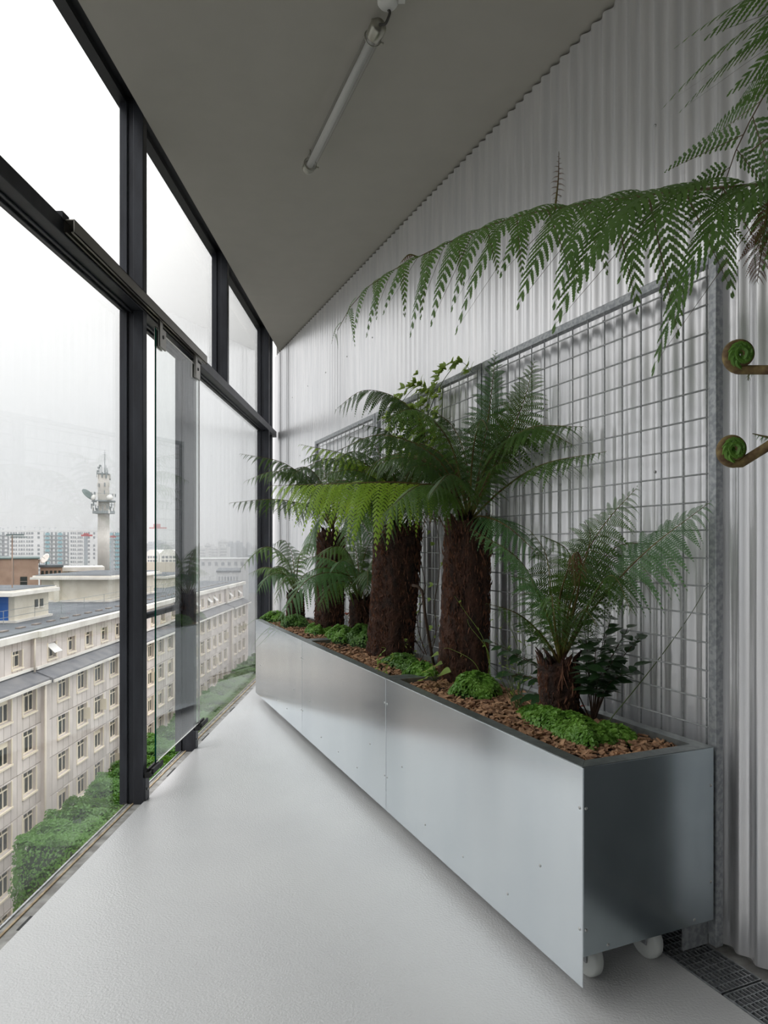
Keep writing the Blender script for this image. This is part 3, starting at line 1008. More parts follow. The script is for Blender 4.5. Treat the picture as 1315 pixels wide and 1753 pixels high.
# F: short trunk in the nearest planter
F_ = fern('tree_fern', 'short-trunked tree fern in the planter whose end panel shows', 957, 2.80, .255, .074, .078, None, 16)
cf = (960, 1135, 2.80)
for i, (pts, w, mt, kw) in enumerate([
    ([cf, (935, 1050, 2.72), (890, 960, 2.62), (806, 905, 2.55)], .2, BL, dict(hang=.15, npin=20)),
    ([cf, (975, 1010, 2.78), (1030, 905, 2.7), (1093, 832, 2.62)], .18, G, dict(hang=.05, npin=22, face=(0, -1.1, 0), start=.3)),
    ([cf, (1010, 1050, 2.7), (1100, 950, 2.52), (1219, 857, 2.4)], .19, BL, dict(hang=.05, npin=22, face=(0, -1.1, 0), start=.4)),
    ([cf, (958, 1030, 2.7), (975, 950, 2.5), (925, 915, 2.38)], .18, G, dict(hang=.2, face=(0, -.8, 0))),
    ([cf, (925, 1085, 2.7), (885, 1050, 2.6), (830, 1032, 2.52)], .11, D_, dict(hang=.35, gap=.15)),
    ([cf, (995, 1060, 2.65), (1045, 985, 2.5), (1083, 1050, 2.4)], .16, G, dict(hang=.2)),
    ([cf, (975, 1040, 2.7), (1010, 930, 2.6), (1000, 890, 2.5)], .17, D_, dict(hang=.15, face=(0, -.8, 0))),
    ([cf, (945, 1030, 2.85), (935, 950, 2.88), (905, 905, 2.88)], .17, D_, dict(hang=.15)),
    ([cf, (940, 1060, 2.65), (910, 1000, 2.5), (870, 985, 2.4)], .16, BL, dict(hang=.2)),
    ([cf, (985, 1030, 2.78), (1050, 940, 2.75), (1130, 930, 2.7)], .17, D_, dict(hang=.1, face=(0, -.8, 0))),
    ([cf, (950, 1070, 2.6), (945, 1020, 2.4), (950, 1060, 2.3)], .13, G, dict(hang=.3)),
    ([cf, (975, 1080, 2.65), (1000, 1045, 2.5), (1025, 1075, 2.42)], .12, D_, dict(hang=.25)),
]):
    frond(F_, PP(pts), w, mt, seed=600 + i, tpl='front', **{**dict(npin=18), **kw})
frond(F_, PP([cf, (990, 1010, 2.6), (992, 950, 2.48), (982, 955, 2.42), (985, 1015, 2.4)]), .05, M['fern_dead'], seed=660, hang=.6, npin=14, start=.55, droop=.6)

# G: the large fern whose trunk stands out of frame, leaning over the picture
Gs = Wp(.62, .40, .715)
Gn = thing('tree_fern', 'large tree fern reaching over from the side with long hanging fronds and coiled croziers', 'tree fern', Gs, 0, 'tree ferns in the galvanised planters')
bpy.context.view_layer.update()
make_trunk(Gn, 1.02, .12, .12, 17)
gc = tuple(Gs + Vector((0, 0, 1.0)))


def GP(l):
    return [gc] + [tuple(P(*q)) for q in l]


frond(Gn, GP([(1760, 345, 1.15), (1500, 298, 1.42), (1300, 315, 1.68), (1100, 335, 1.92), (880, 372, 2.16), (720, 438, 2.3), (620, 500, 2.38), (567, 585, 2.4)]), .43, G, tpl='hero', npin=21, hang=-.12, start=.3, rad=.007,
      face=(0, -.45, 0), seed=701, split=True, droop=1.05, peak=.42, stalk='rachis_dark', sweep=(-4, 26), tipe=.64)
frond(Gn, GP([(1800, 200, 1.05), (1540, -60, 1.28), (1400, 20, 1.47), (1310, 160, 1.6), (1257, 265, 1.68), (1228, 360, 1.74), (1208, 430, 1.78)]), .38, G, tpl='hero', npin=21, hang=.1, start=.3, rad=.008,
      face=(0, -1.1, 0), seed=702, split=True, droop=.45, peak=.55, stalk='rachis_dark', sweep=(4, 24))
frond(Gn, GP([(1800, 420, 1.05), (1560, 320, 1.25), (1430, 310, 1.42), (1330, 360, 1.52), (1285, 450, 1.56)]), .22, D_, tpl='hero', npin=15, hang=.1, start=.35, rad=.008, seed=703, split=True, droop=.8, stalk='rachis_dark')
frond(Gn, [tuple(P(950, 362, 2.085)), tuple(P(956, 305, 2.08)), tuple(P(957, 258, 2.08))], .026, M['fern_dead'], seed=705, npin=10, start=.15, rad=.003, name='withered_tip')
frond(Gn, [tuple(P(716, 440, 2.302)), tuple(P(700, 436, 2.29)), tuple(P(686, 450, 2.28))], .03, M['fern_dead'], seed=706, npin=8, start=.1, rad=.002, name='withered_tip')
frond(Gn, [tuple(P(1318, 330, 1.6)), tuple(P(1308, 400, 1.58)), tuple(P(1296, 485, 1.56))], .06, M['fern_dead'], seed=707, npin=14, start=.1, rad=.003, name='withered_tip')
for i, (ang, el) in enumerate(((2.6, .5), (-1.6, .55), (-2.3, .5), (-3.0, .5))):
    d = Vector((math.cos(ang), math.sin(ang), 0))
    c0 = Vector(gc)
    frond(Gn, [gc, tuple(c0 + d * .3 + Vector((0, 0, .45))), tuple(c0 + d * .8 + Vector((0, 0, .6))), tuple(c0 + d * 1.3 + Vector((0, 0, .35)))], .26, D_, seed=710 + i, hang=.3, npin=15)


def crozier(parent, cpx, yc, rpx, stalk_pts, seed, turns=1.9):
    """young frond rolled up like a bishop's staff"""
    rr = random.Random(seed)
    c = P(cpx[0], cpx[1], yc)
    r = rpx * yc / F
    ex = c2w(1, 0); ez = Vector((0, 0, 1)); ey = c2w(0, -1)
    orig = parent.location
    path, rad = [], []
    st, _L = spline([gc] + [tuple(P(*q)) for q in stalk_pts], 26)
    a0 = -math.pi / 2
    spi = []
    for k in range(64):
        t = k / 63
        a = a0 - t * turns * 2 * math.pi
        q = r * (1 - .80 * t)
        spi.append(c + ex * q * math.cos(a) + ez * q * math.sin(a) + ey * (.010 * t))
    for k, p in enumerate(st):
        path.append(Vector(p)); rad.append(.0075 + .0023 * k / 25)
    for k, p in enumerate(spi):
        path.append(p); rad.append(.0098 - .0045 * k / 63)
    m = MB()
    m.tube([p - orig for p in path], rad, 9)
    o = m.obj('crozier', M['crozier'], parent, True)
    # little rolled leaflets folded inward along the coil
    lf = MB()
    for k in range(0, 60, 3):
        p = spi[k]
        inw = (c - p).normalized() if (c - p).length > .004 else ez
        tg = (spi[min(k + 1, 63)] - spi[max(k - 1, 0)]).normalized()
        for sg in (-1, 1):
            l = .027 * (1 - k / 80)
            d = (inw * .6 + ey * sg * .55 + tg * .15).normalized()
            n_ = 7
            pts = []
            for j in range(n_):
                t = j / (n_ - 1)
                pts.append(p + ey * sg * .005 + d * l * t + tg * (.010 * math.sin(t * 3.0)) - ey * sg * .012 * t * t)
            lf.tube([q - orig for q in pts], [.0048 * (1 - .35 * j / (n_ - 1)) for j in range(n_)], 5)
            for j in range(1, n_):
                q = pts[j]
                for g in (-1, 1):
                    e = q + tg * g * .0075 + ey * .001
                    lf.tube([q - orig, e - orig], [.0017, .0007], 4)
    lo = lf.obj('rolled_leaflets', M['moss'], o)
    lo['kind'] = 'stuff'
    # free leaflets below the coil
    return o


crozier(Gn, (1266, 608), 1.42, 25, [(1900, 600, 1.0), (1600, 640, 1.2), (1400, 632, 1.34), (1310, 634, 1.40), (1282, 633, 1.42)], 1)
crozier(Gn, (1254, 770), 1.40, 23, [(1900, 640, 1.0), (1600, 700, 1.15), (1400, 720, 1.3), (1330, 752, 1.36), (1290, 785, 1.39), (1268, 793, 1.40)], 2)
frond(Gn, [tuple(P(1310, 636, 1.40)), tuple(P(1284, 640, 1.42)), tuple(P(1281, 652, 1.42))], .012, BL, seed=730, npin=4, start=.3, rad=.003, name='side_leaflet')
frond(Gn, [tuple(P(1330, 752, 1.37)), tuple(P(1300, 745, 1.38)), tuple(P(1288, 742, 1.38))], .018, BL, seed=731, npin=6, start=.1, rad=.003, name='side_leaflet')

# ------------------------------------------------------------------ ground cover


def mound(label, px, py, yc, rx, ry, h, seed, dark=False, n=2600, leaf=.0075, grp='low green moss-like clumps in the planters'):
    rr = random.Random(seed)
    p = P(px, py, yc)
    r = thing('ground_cover_clump', label, 'ground cover', (p.x, p.y, .727), PHI, grp)
    seg, rows = 20, 7
    vs = []

    def surf(a, t):
        k = 1 + .16 * math.sin(3 * a + seed) + .10 * math.sin(5 * a + seed * 1.7)
        q = math.sin(t * math.pi / 2)
        z = h * math.cos(t * math.pi / 2) ** .8 * (1 + .2 * math.sin(4 * a + 3 * q + seed))
        return Vector((rx * k * q * math.cos(a), ry * k * q * math.sin(a), z))
    for i in range(rows + 1):
        for k in range(seg):
            v = surf(2 * math.pi * k / seg, i / rows) * .93
            vs.append((v.x, v.y, v.z - .004))
    fs = [(i * seg + k, (i + 1) * seg + k, (i + 1) * seg + (k + 1) % seg, i * seg + (k + 1) % seg) for i in range(rows) for k in range(seg)]
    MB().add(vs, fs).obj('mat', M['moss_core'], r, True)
    m = MB()
    for i in range(n):
        a = rr.uniform(0, 6.2832); t = math.asin(math.sqrt(rr.random())) / (math.pi / 2) * rr.uniform(.96, 1.0)
        v = surf(a, t)
        nn = Vector((v.x / rx ** 2, v.y / ry ** 2, max(v.z, .004) / h ** 2)).normalized()
        nn = (nn + Vector((rr.uniform(-.8, .8), rr.uniform(-.8, .8), rr.uniform(-.2, .8)))).normalized()
        tx = nn.orthogonal().normalized()
        tx = Matrix.Rotation(rr.uniform(0, 6.28), 3, nn) @ tx
        ty = nn.cross(tx)
        l = leaf * rr.uniform(.7, 1.4)
        c = v + nn * rr.uniform(-.002, .010)
        m.add([c - tx * l, c + ty * l * .62 + nn * l * .15, c + tx * l, c - ty * l * .62 + nn * l * .15], [(0, 1, 2, 3)])
    lo = m.obj('leaves', M['moss2'] if dark else M['moss'], r)
    lo['kind'] = 'stuff'
    return r


def on_soil(px, py):
    return (EYE - .735) * F / (py - HY)


for i, (px, py, rx, ry, h, dk, n, lab) in enumerate([
    (965, 1252, .26, .085, .045, 0, 5200, 'long bright green clump lying in front of the short-trunked fern'),
    (1048, 1262, .10, .06, .03, 0, 1600, 'small low green clump fading into the bark chips near the end rim'),
    (812, 1190, .13, .105, .065, 0, 3600, 'rounded bright green cushion in front of the slender trunk'),
    (722, 1160, .11, .08, .05, 0, 2400, 'green cushion beside the broad-leaved seedling'),
    (690, 1142, .20, .085, .045, 1, 2600, 'dull green creeping clump at the foot of the stoutest trunk'),
    (618, 1106, .15, .10, .09, 1, 2400, 'tufted darker green clump left of the stoutest trunk'),
    (583, 1098, .2, .10, .07, 0, 2600, 'spreading green clump beside the front rim between the trunks'),
    (545, 1084, .2, .10, .05, 0, 2200, 'flat green clump under the second trunk from the glass'),
    (505, 1072, .16, .12, .06, 1, 1800, 'dark green clump around the smallest fern'),
    (470, 1064, .12, .12, .06, 0, 1500, 'green tuft in the corner of the far planter'),
]):
    mound(lab, px, py, on_soil(px, py), rx, ry, h * 1.5, 20 + i, dk, n, .009)
# pale star flower in the long clump
fw = P(937, 1244, on_soil(937, 1250))
f = thing('small_flower', 'tiny pale blue star flower in the long green clump', 'flower', (fw.x, fw.y, .775))
for k in range(5):
    a = k * 2 * math.pi / 5
    dx, dy = math.cos(a), math.sin(a)
    MB().add([(0, 0, 0), (.006 * dx - .002 * dy, .006 * dy + .002 * dx, .002), (.011 * dx, .011 * dy, .004), (.006 * dx + .002 * dy, .006 * dy - .002 * dx, .002)], [(0, 1, 2, 3)]).obj('petal', M['flower'], f)
MB().tube([(0, 0, -.04), (0, 0, 0)], .0008, 5).obj('stem', M['stem'], f)

# leaf shapes
def leaf_mesh(name, m, l=1.0, w=.4, fold=.12, curve=-.15, n=6):
    mb = MB()
    vs, fs = [], []
    for i in range(n + 1):
        t = i / n
        hw = w * .5 * math.sin(math.pi * min(1, t ** .75)) if 0 < t < 1 else 0.0
        z = curve * t * t * l
        vs += [(t * l, -hw, z + fold * hw), (t * l, 0, z), (t * l, hw, z + fold * hw)]
    for i in range(n):
        o = 3 * i
        fs += [(o, o + 3, o + 4, o + 1), (o + 1, o + 4, o + 5, o + 2)]
    mb.add(vs, fs)
    return mb.mesh(name, [m], True)


def place_leaf(me, parent, p, d, up, size, name='leaf'):
    d = Vector(d).normalized()
    up = Vector(up)
    y = up.cross(d)
    y = y.normalized() if y.length > 1e-4 else d.orthogonal().normalized()
    z = d.cross(y)
    o = link(name, me, parent)
    mt = Matrix((d, y, z)).transposed().to_4x4()
    mt.translation = Vector(p)
    o.matrix_local = mt @ Matrix.Scale(size, 4)
    return o


# glossy shrub behind the short-trunked fern
sb = P(1015, 1195, 2.78)
shr = thing('leafy_shrub', 'dark glossy-leaved shrub behind the short-trunked fern', 'shrub', (sb.x, sb.y, .725))
rr = random.Random(31)
lm = leaf_mesh('shrub_leaf', M['shrub'], 1, .5)
o3 = Vector((sb.x, sb.y, .725))
for k, tip in enumerate([(1100, 1085, 2.68), (1085, 1140, 2.62), (1045, 1060, 2.72), (1000, 1070, 2.88), (900, 1070, 2.95), (870, 1150, 2.95), (895, 1190, 2.9), (1060, 1100, 2.62), (1020, 1110, 2.6), (845, 1100, 3.0), (1030, 1150, 2.62), (1075, 1075, 2.75), (1050, 1130, 2.6), (1065, 1155, 2.58), (1005, 1140, 2.62), (990, 1100, 2.85), (1035, 1085, 2.7), (880, 1120, 2.9)]):
    e = P(*tip) - o3
    C3, L3 = spline([(0, 0, 0), tuple(e * .45 + Vector((0, 0, .06))), tuple(e)], 14)
    MB().tube([tuple(c) for c in C3], [.0032 - .002 * i / 13 for i in range(14)], 5).obj('stem', M['twig'], shr)
    for i in range(6, 14):
        for sgn in (-1, 1):
            t = Vector(C3[i]) - Vector(C3[i - 1])
            side = t.cross(Vector((0, 0, 1))).normalized() * sgn
            d = (t.normalized() * .5 + side * .9 + Vector((rr.uniform(-.3, .3), rr.uniform(-.3, .3), rr.uniform(-.5, .2))))
            place_leaf(lm, shr, C3[i], d, (rr.uniform(-.3, .3), rr.uniform(-.6, .1), 1), rr.uniform(.05, .085))

# climber on the middle trellis
vb = Wp(S0 + PL + .55, .17, .725)
vine = thing('climbing_vine', 'yellow-green climber with palmate leaves growing up the middle trellis', 'vine', vb, 0)
lv = leaf_mesh('vine_leaflet', M['vine'], 1, .42)
rr = random.Random(41)
vine_paths = []
vine_specs = []
for k in range(4):
    s_ = S0 + PL + .28 + .22 * k
    zt = (1.5, 2.2, 2.55, 1.9)[k]
    pts = [tuple(vb - vb)]
    for j in range(1, 9):
        z = .725 + (zt - .725) * j / 8
        q = Wp(s_ + rr.uniform(-.06, .06), .135 + rr.uniform(-.01, .02), z) - vb
        pts.append(tuple(q))
    vine_paths.append(pts)
vine_paths.append([tuple(Wp(S0 + PL + .72, .13, 2.2) - vb), tuple(Wp(S0 + PL + .5, .13, 2.42) - vb), tuple(Wp(S0 + PL + .22, .14, 2.52) - vb), tuple(Wp(S0 + PL + .05, .14, 2.42) - vb)])
vine_paths.append([tuple(Wp(S0 + PL + .55, .13, 2.4) - vb), tuple(Wp(S0 + PL + .75, .14, 2.5) - vb), tuple(Wp(S0 + PL + 1.0, .14, 2.45) - vb), tuple(Wp(S0 + PL + 1.2, .15, 2.3) - vb)])
for (o_, zt, zb) in ((.42, 2.42, 1.75), (.58, 2.45, 1.9), (.74, 2.44, 1.65), (.92, 2.42, 1.95), (1.08, 2.4, 2.0)):
    vine_paths.append([tuple(Wp(S0 + PL + o_ + rr.uniform(-.03, .03), .14 + rr.uniform(-.01, .02), zt + (zb - zt) * j / 4) - vb) for j in range(5)])
for k, pts in enumerate(vine_paths):
    C3, L3 = spline(pts, 36)
    MB().tube([tuple(c) for c in C3], [.0035 - .0025 * i / 35 for i in range(36)], 5).obj('stem', M['twig'] if k < 4 else M['stem'], vine)
    i = 3
    while i < 36:
        z = C3[i][2] + .725
        dens = 1 if z > 1.9 else (.75 if z > 1.2 else .55)
        if rr.random() < dens:
            a = rr.uniform(-1, 1)
            dd = (N * rr.uniform(.3, 1) + U * a + Vector((0, 0, rr.uniform(-.2, .5)))).normalized()
            pt = Vector(C3[i]) + dd * rr.uniform(.02, .05)
            nl = 5 if z > 1.7 else 3
            for q in range(nl):
                ang = (q - (nl - 1) / 2) * .62
                d2 = (Matrix.Rotation(ang, 3, N + Vector((0, 0, .5))) @ (dd + Vector((0, 0, -.35))))
                vine_specs.append((rr.uniform(.035, .06) * (1.1 if z > 1.7 else .7), tuple(pt), d2.copy()))
        i += 1 if z > 1.9 else 2

# the largest leaflets one by one, the many small ones joined
vine_specs.sort(key=lambda q: -q[0])
rest = MB()
for i, (sz, pt, d2) in enumerate(vine_specs):
    if i < 290:
        place_leaf(lv, vine, pt, d2, N + Vector((0, 0, .7)), sz)
        continue
    x_ = Vector(d2).normalized()
    y_ = (N + Vector((0, 0, .7))).cross(x_).normalized()
    mt_ = Matrix((x_, y_, x_.cross(y_))).transposed()
    rest.add([Vector(pt) + mt_ @ (v.co * sz) for v in lv.vertices], [tuple(p.vertices) for p in lv.polygons])
if rest.v:
    rest.obj('leaflets', M['vine'], vine, True)['kind'] = 'stuff'

# old dark stick tied to the trellis
st = thing('garden_stake', 'crooked dark stick leaning on the trellis between the two thick trunks', 'stake', Wp(S0 + PL + .42, .20, .73))
so = Wp(S0 + PL + .42, .20, .73)
C3, L3 = spline([(0, 0, 0), tuple(P(729, 1060, 4.0) - so), tuple(P(722, 1010, 4.02) - so), tuple(P(706, 1002, 4.05) - so)], 16)
MB().tube([tuple(c) for c in C3], .009, 7).obj('stick', M['twig'], st, True)

# wispy shoots
def wisp(label, base, tips, seed, mt, leafy=0.0, nm='wispy_shoot', rad=.0016):
    rr = random.Random(seed)
    w0 = Vector((base.x, base.y, .728))
    r = thing(nm, label, 'shoots', w0)
    for tip in tips:
        e = P(*tip) - w0
        C3, L3 = spline([(rr.uniform(-.03, .03), rr.uniform(-.03, .03), 0), tuple(e * .4 + Vector((rr.uniform(-.05, .05), rr.uniform(-.05, .05), rr.uniform(.02, .10)))), tuple(e * .8 + Vector((rr.uniform(-.03, .03), 0, rr.uniform(-.01, .05)))), tuple(e)], 26)
        MB().tube([tuple(c) for c in C3], [rad * (1 - .6 * i / 25) for i in range(26)], 5).obj('shoot', mt, r)
        if leafy:
            for i in range(5, 26, 2):
                if rr.random() < leafy:
                    place_leaf(lv, r, C3[i], (rr.uniform(-1, 1), rr.uniform(-1, 1), rr.uniform(-.5, .5)), (0, -.5, 1), rr.uniform(.012, .026))
    return r


wisp('tangle of thin green shoots between the slender trunk and the short fern', P(885, 1200, 3.0), [(870, 1040, 3.0), (862, 1060, 2.95), (890, 1080, 3.0), (880, 1020, 3.05), (905, 1100, 2.9), (850, 1090, 3.1), (915, 1060, 3.0), (868, 1120, 2.9), (845, 1060, 3.1), (895, 1130, 2.85), (925, 1120, 2.9), (855, 1000, 3.1), (860, 1140, 2.85), (910, 1150, 2.8), (875, 1090, 2.9), (840, 1130, 3.0), (900, 1040, 3.0), (930, 1090, 2.9), (850, 1160, 2.9)], 61, M['stem'], .25)
wisp('pale runners trailing over the slender trunk', P(835, 1190, 3.4), [(778, 1020, 3.42), (800, 1060, 3.45), (760, 1110, 3.5)], 62, M['vine'], .15)
wisp('long shoot arching up from the shrub in front of the mesh', P(1030, 1180, 2.7), [(1213, 998, 2.5)], 63, M['stem'], .12, rad=.0024)
wisp('brown dry twigs tangled at the foot of the stoutest trunk', P(720, 1130, 4.1), [(740, 1050, 4.1), (700, 1090, 4.0), (755, 1080, 4.0), (690, 1100, 4.0), (730, 1000, 4.2), (760, 1020, 4.1), (680, 1095, 4.05)], 64, M['twig'], .3)
wisp('thin grass blades hanging over the far planter corner', P(480, 1068, 5.9), [(437, 1110, 5.6), (452, 1100, 5.6), (445, 1085, 5.6), (400, 1075, 5.6), (465, 1090, 5.6), (430, 1120, 5.6)], 65, M['moss2'], 0, 'grass_tuft')
wisp('pale green weed with whorled leaves by the front rim', P(657, 1150, 3.75), [(653, 1108, 3.72), (668, 1120, 3.72), (645, 1130, 3.7)], 66, M['vine'], .9)

# broad-leaved seedling
sd = P(745, 1168, 3.62)
sg_ = thing('broad_leaved_seedling', 'seedling with large rounded light green leaves by the slender trunk', 'seedling', (sd.x, sd.y, .73))
lb = leaf_mesh('broad_leaf', M['vine'], 1, .8, .2)
s0_ = Vector((sd.x, sd.y, .73))
for (x, y, yc, sz) in ((752, 1155, 3.5, .10), (738, 1125, 3.6, .08), (728, 1150, 3.5, .09), (722, 1165, 3.45, .08), (745, 1140, 3.6, .07)):
    e = P(x, y, yc) - s0_
    MB().tube([(0, 0, 0), tuple(e * .5 + Vector((0, 0, .02))), tuple(e)], .0016, 5).obj('stalk', M['stem'], sg_)
    place_leaf(lb, sg_, e, (e.x * 2 + .3, -.6, .3), (0, -.7, .8), sz)

# red fallen leaf
rl = P(1003, 1218, on_soil(1003, 1222))
o = link('fallen_leaf', leaf_mesh('fallen_leaf', M['redleaf'], .085, .04, .3, -.4), None, (rl.x - .03, rl.y, .755))
o.rotation_euler = (.3, -.15, .3)
tag(o, 'red autumn leaf lying by the short fern trunk', 'leaf')

# pink bloom deep between the trunks
pk = P(594, 1056, 5.55)
f2 = thing('pink_flower', 'single salmon-pink bloom glimpsed between the two rear trunks', 'flower', (pk.x, pk.y, .73))
M['pink'] = mat('pink_petal', lin(214, 120, 96), 0.5)
MB().tube([(0, 0, 0), (0, 0, .16)], .003, 6).obj('stem', M['stem'], f2)
pm = leaf_mesh('petal', M['pink'], 1, .7, .25, .2)
for k in range(6):
    a = k * 1.047
    place_leaf(pm, f2, (0, 0, .16), (math.cos(a), math.sin(a), .5), (0, 0, 1), .035, 'petal')

# ------------------------------------------------------------------ tube lamp
la, lb_ = P(648, 52, 3.03), P(527, 291, 4.18)
la.z = lb_.z = CEIL - .085
lamp = thing('tube_lamp', 'clear cylindrical fluorescent tube lamp fixed under the ceiling', 'lamp', la)
ax = (lb_ - la)
ln = ax.length
axn = ax.normalized()
MB().tube([axn * .05, axn * (ln - .03)], .034, 24, cap=False).obj('tube', M['lamp_glass'], lamp, True)
MB().tube([axn * .06, axn * (ln - .05)], .019, 16).obj('fluorescent_tube', M['lamp_core'], lamp, True)
up_ = Vector((0, 0, .021))
m = MB().tube([axn * .06 + up_, axn * (ln - .05) + up_], .007, 8)
m.obj('reflector_rail', M['lamp_metal'], lamp)
MB().tube([axn * -.012, axn * 0, axn * .055, axn * .06], [.03, .037, .037, .035], 24).obj('end_cap', M['lamp_metal'], lamp, True)
MB().tube([axn * (ln - .035), axn * (ln - .005), axn * ln], [.036, .037, .03], 24).obj('end_cap', M['lamp_metal'], lamp, True)
for t in (.075, ln - .06):
    ring = [axn * t + Vector((0, 0, 1)) * .0385 * math.sin(a) + axn.cross(Vector((0, 0, 1))) * .0385 * math.cos(a) for a in [k * math.pi / 10 for k in range(21)]]
    c = MB().tube(ring, .0028, 6)
    c.tube([axn * t + Vector((0, 0, .037)), axn * t + Vector((0, 0, .085))], .006, 8)
    side = axn.cross(Vector((0, 0, 1)))
    c.tube([axn * t + side * .037 - Vector((0, 0, .012)), axn * t + side * .052 - Vector((0, 0, .012))], .005, 8)
    c.obj('clip', M['lamp_metal'], lamp, True)
jb = P(664, -5, 2.97)
jo = thing('junction_box', 'round white junction box on the ceiling at the lamp cable', 'junction box', (jb.x, jb.y, CEIL))
MB().lathe([(.045, 0), (.045, -.03), (.038, -.04), (.0005, -.042)], 24).obj('body', M['box_white'], jo, True)
MB().box((.03, -.015, -.022), (.075, .015, -.0)).obj('gland', M['box_white'], jo)
c0 = Vector((jb.x, jb.y, CEIL)) - la
C3, L3 = spline([tuple(axn * -.01), tuple(axn * -.03 + Vector((.02, 0, -.01))), tuple(c0 * .6 + Vector((.025, 0, -.02))), tuple(c0 + Vector((.0, .03, -.035)))], 18)
cab = tag(MB().tube([tuple(c) for c in C3], .006, 8).obj('lamp_cable', M['cable'], None, True, loc=la), 'short dark cable joining the tube lamp to the junction box', 'cable')

# ------------------------------------------------------------------ the town outside
GZ = -26.0
g = MB().box((-2600, -300, GZ - 1), (-1.9, 3200, GZ)).obj('street_ground', M['street'])
struct(g, 'grey street surface far below', 'ground')
g = MB().box((-26.2, 15, GZ), (-22.5, 128, GZ + .15)).box((-9, 15, GZ), (-4, 128, GZ + .15)).obj('pavement', M['pave'])
struct(g, 'pale pavement beside the stone-clad building', 'pavement')

FX = -26.0
DZ = EYE
bld = thing('stone_clad_building', 'long beige stone-clad office building with rows of windows across the street', 'building', (FX, 40, GZ))
BO = Vector((FX, 40, GZ))


def bb(name, a, b_, m, parent=bld, o=BO):
    a = Vector(a) - o; b_ = Vector(b_) - o
    lo = [min(a[i], b_[i]) for i in range(3)]; hi = [max(a[i], b_[i]) for i in range(3)]
    return MB().box(lo, hi).obj(name, m, parent)


YS, YE = 33.0, 124.5
ZG = DZ - 10.25                              # gutter ledge, top of the main storeys
bb('core', (FX - .60, YS, GZ), (FX - 16, YE, ZG), M['joint'])
bb('attic_core', (FX - 1.50, YS, ZG), (FX - 16, YE, DZ - 6.65), M['joint'])
bb('end_wall', (FX - .02, YE - .4, GZ), (FX - 16, YE, ZG), M['facade'])
# bay columns (y centres of the windows) between the downpipes
segs = [(YS, 51.3), (51.3, 82.4), (82.4, 111.4), (111.4, YE - .4)]
RH = 2.95
ww, wh = 1.78, 1.68
nrow = 5


def slabs_mesh(name, w0, w1, win_w, top, bot, h, sill, mat_, depth=.36):
    """stone slabs round one window; x+ faces the street, y runs along the facade from the window centre"""
    m = MB()
    g_ = .028
    ys = [-w0, -win_w / 2, win_w / 2, w1]
    # piers, cut into upright slabs
    for (a, b_) in ((ys[0], ys[1]), (ys[2], ys[3])):
        n = max(1, round((b_ - a) / .85))
        for k in range(n):
            q0, q1 = a + (b_ - a) * k / n, a + (b_ - a) * (k + 1) / n
            m.box((-depth, q0 + g_, -h + g_), (0.0, q1 - g_, -g_), 0)
    # slabs above and below the opening
    for k in range(2):
        q0, q1 = -win_w / 2 + win_w * k / 2, -win_w / 2 + win_w * (k + 1) / 2
        m.box((-depth, q0 + g_, -top), (0.0, q1 - g_, -g_), 0)
        m.box((-depth, q0 + g_, -h + g_), (0.0, q1 - g_, -bot), 0)
    return m.mesh(name, [mat_])


def window_mesh(name, w, h, transom=True, lights=3):
    m = MB()
    f = .06
    d0, d1 = -.30, -.22
    m.box((d0, -w / 2, -h), (d1, -w / 2 + f, 0)).box((d0, w / 2 - f, -h), (d1, w / 2, 0))
    m.box((d0, -w / 2 + f, -f), (d1, w / 2 - f, 0)).box((d0, -w / 2 + f, -h), (d1, w / 2 - f, -h + f * 1.4))
    zt = -h * .27
    if transom:
        m.box((d0, -w / 2 + f, zt - .04), (d1 + .02, w / 2 - f, zt + .04))
        m.box((d0, .12, zt), (d1, .18, -f))
    else:
        m.box((d0, -w / 2 + f, zt - .02), (d1 + .02, w / 2 - f, -f))
    for k in range(1, lights):
        y = -w / 2 + w * k / lights
        m.box((d0, y - .045, -h + f), (d1, y + .045, zt))
    # projecting sill and thin stone surround
    m.box((-.22, -w / 2 - .12, -h - .16), (.12, w / 2 + .12, -h - .04))
    m.box((-.02, w / 2 + .01, -h), (.05, w / 2 + .12, .04))
    m.box((-.02, -w / 2 - .12, -h), (.05, -w / 2 - .01, .04))
    return m.mesh(name, [M['cream']])


win_a = window_mesh('window', ww, wh)
win_b = window_mesh('window', ww, wh, False)
win_s = window_mesh('window', 1.3, 1.2, True, 2)
pane_m = MB().box((-.285, -ww / 2 + .05, -wh + .05), (-.265, ww / 2 - .05, -.05)).mesh('pane', [M['dpane']])
pane_s = MB().box((-.285, -.6, -1.15), (-.265, .6, -.05)).mesh('pane', [M['dpane']])
blind_m = MB().add([(-.2, -.62, -.03), (-.2, .62, -.03), (.55, .62, -.72), (.55, -.62, -.72), (-.22, -.62, -.06), (-.22, .62, -.06), (.53, .62, -.75), (.53, -.62, -.75)],
                   [(0, 1, 2, 3), (7, 6, 5, 4), (0, 3, 7, 4), (1, 5, 6, 2), (3, 2, 6, 7), (0, 4, 5, 1)]).mesh('blind', [M['white']])
leaf_open = MB().box((-.23, -.02, -1.4), (.35, .02, -.42)).mesh('open_casement', [M['cream']])
rr = random.Random(91)
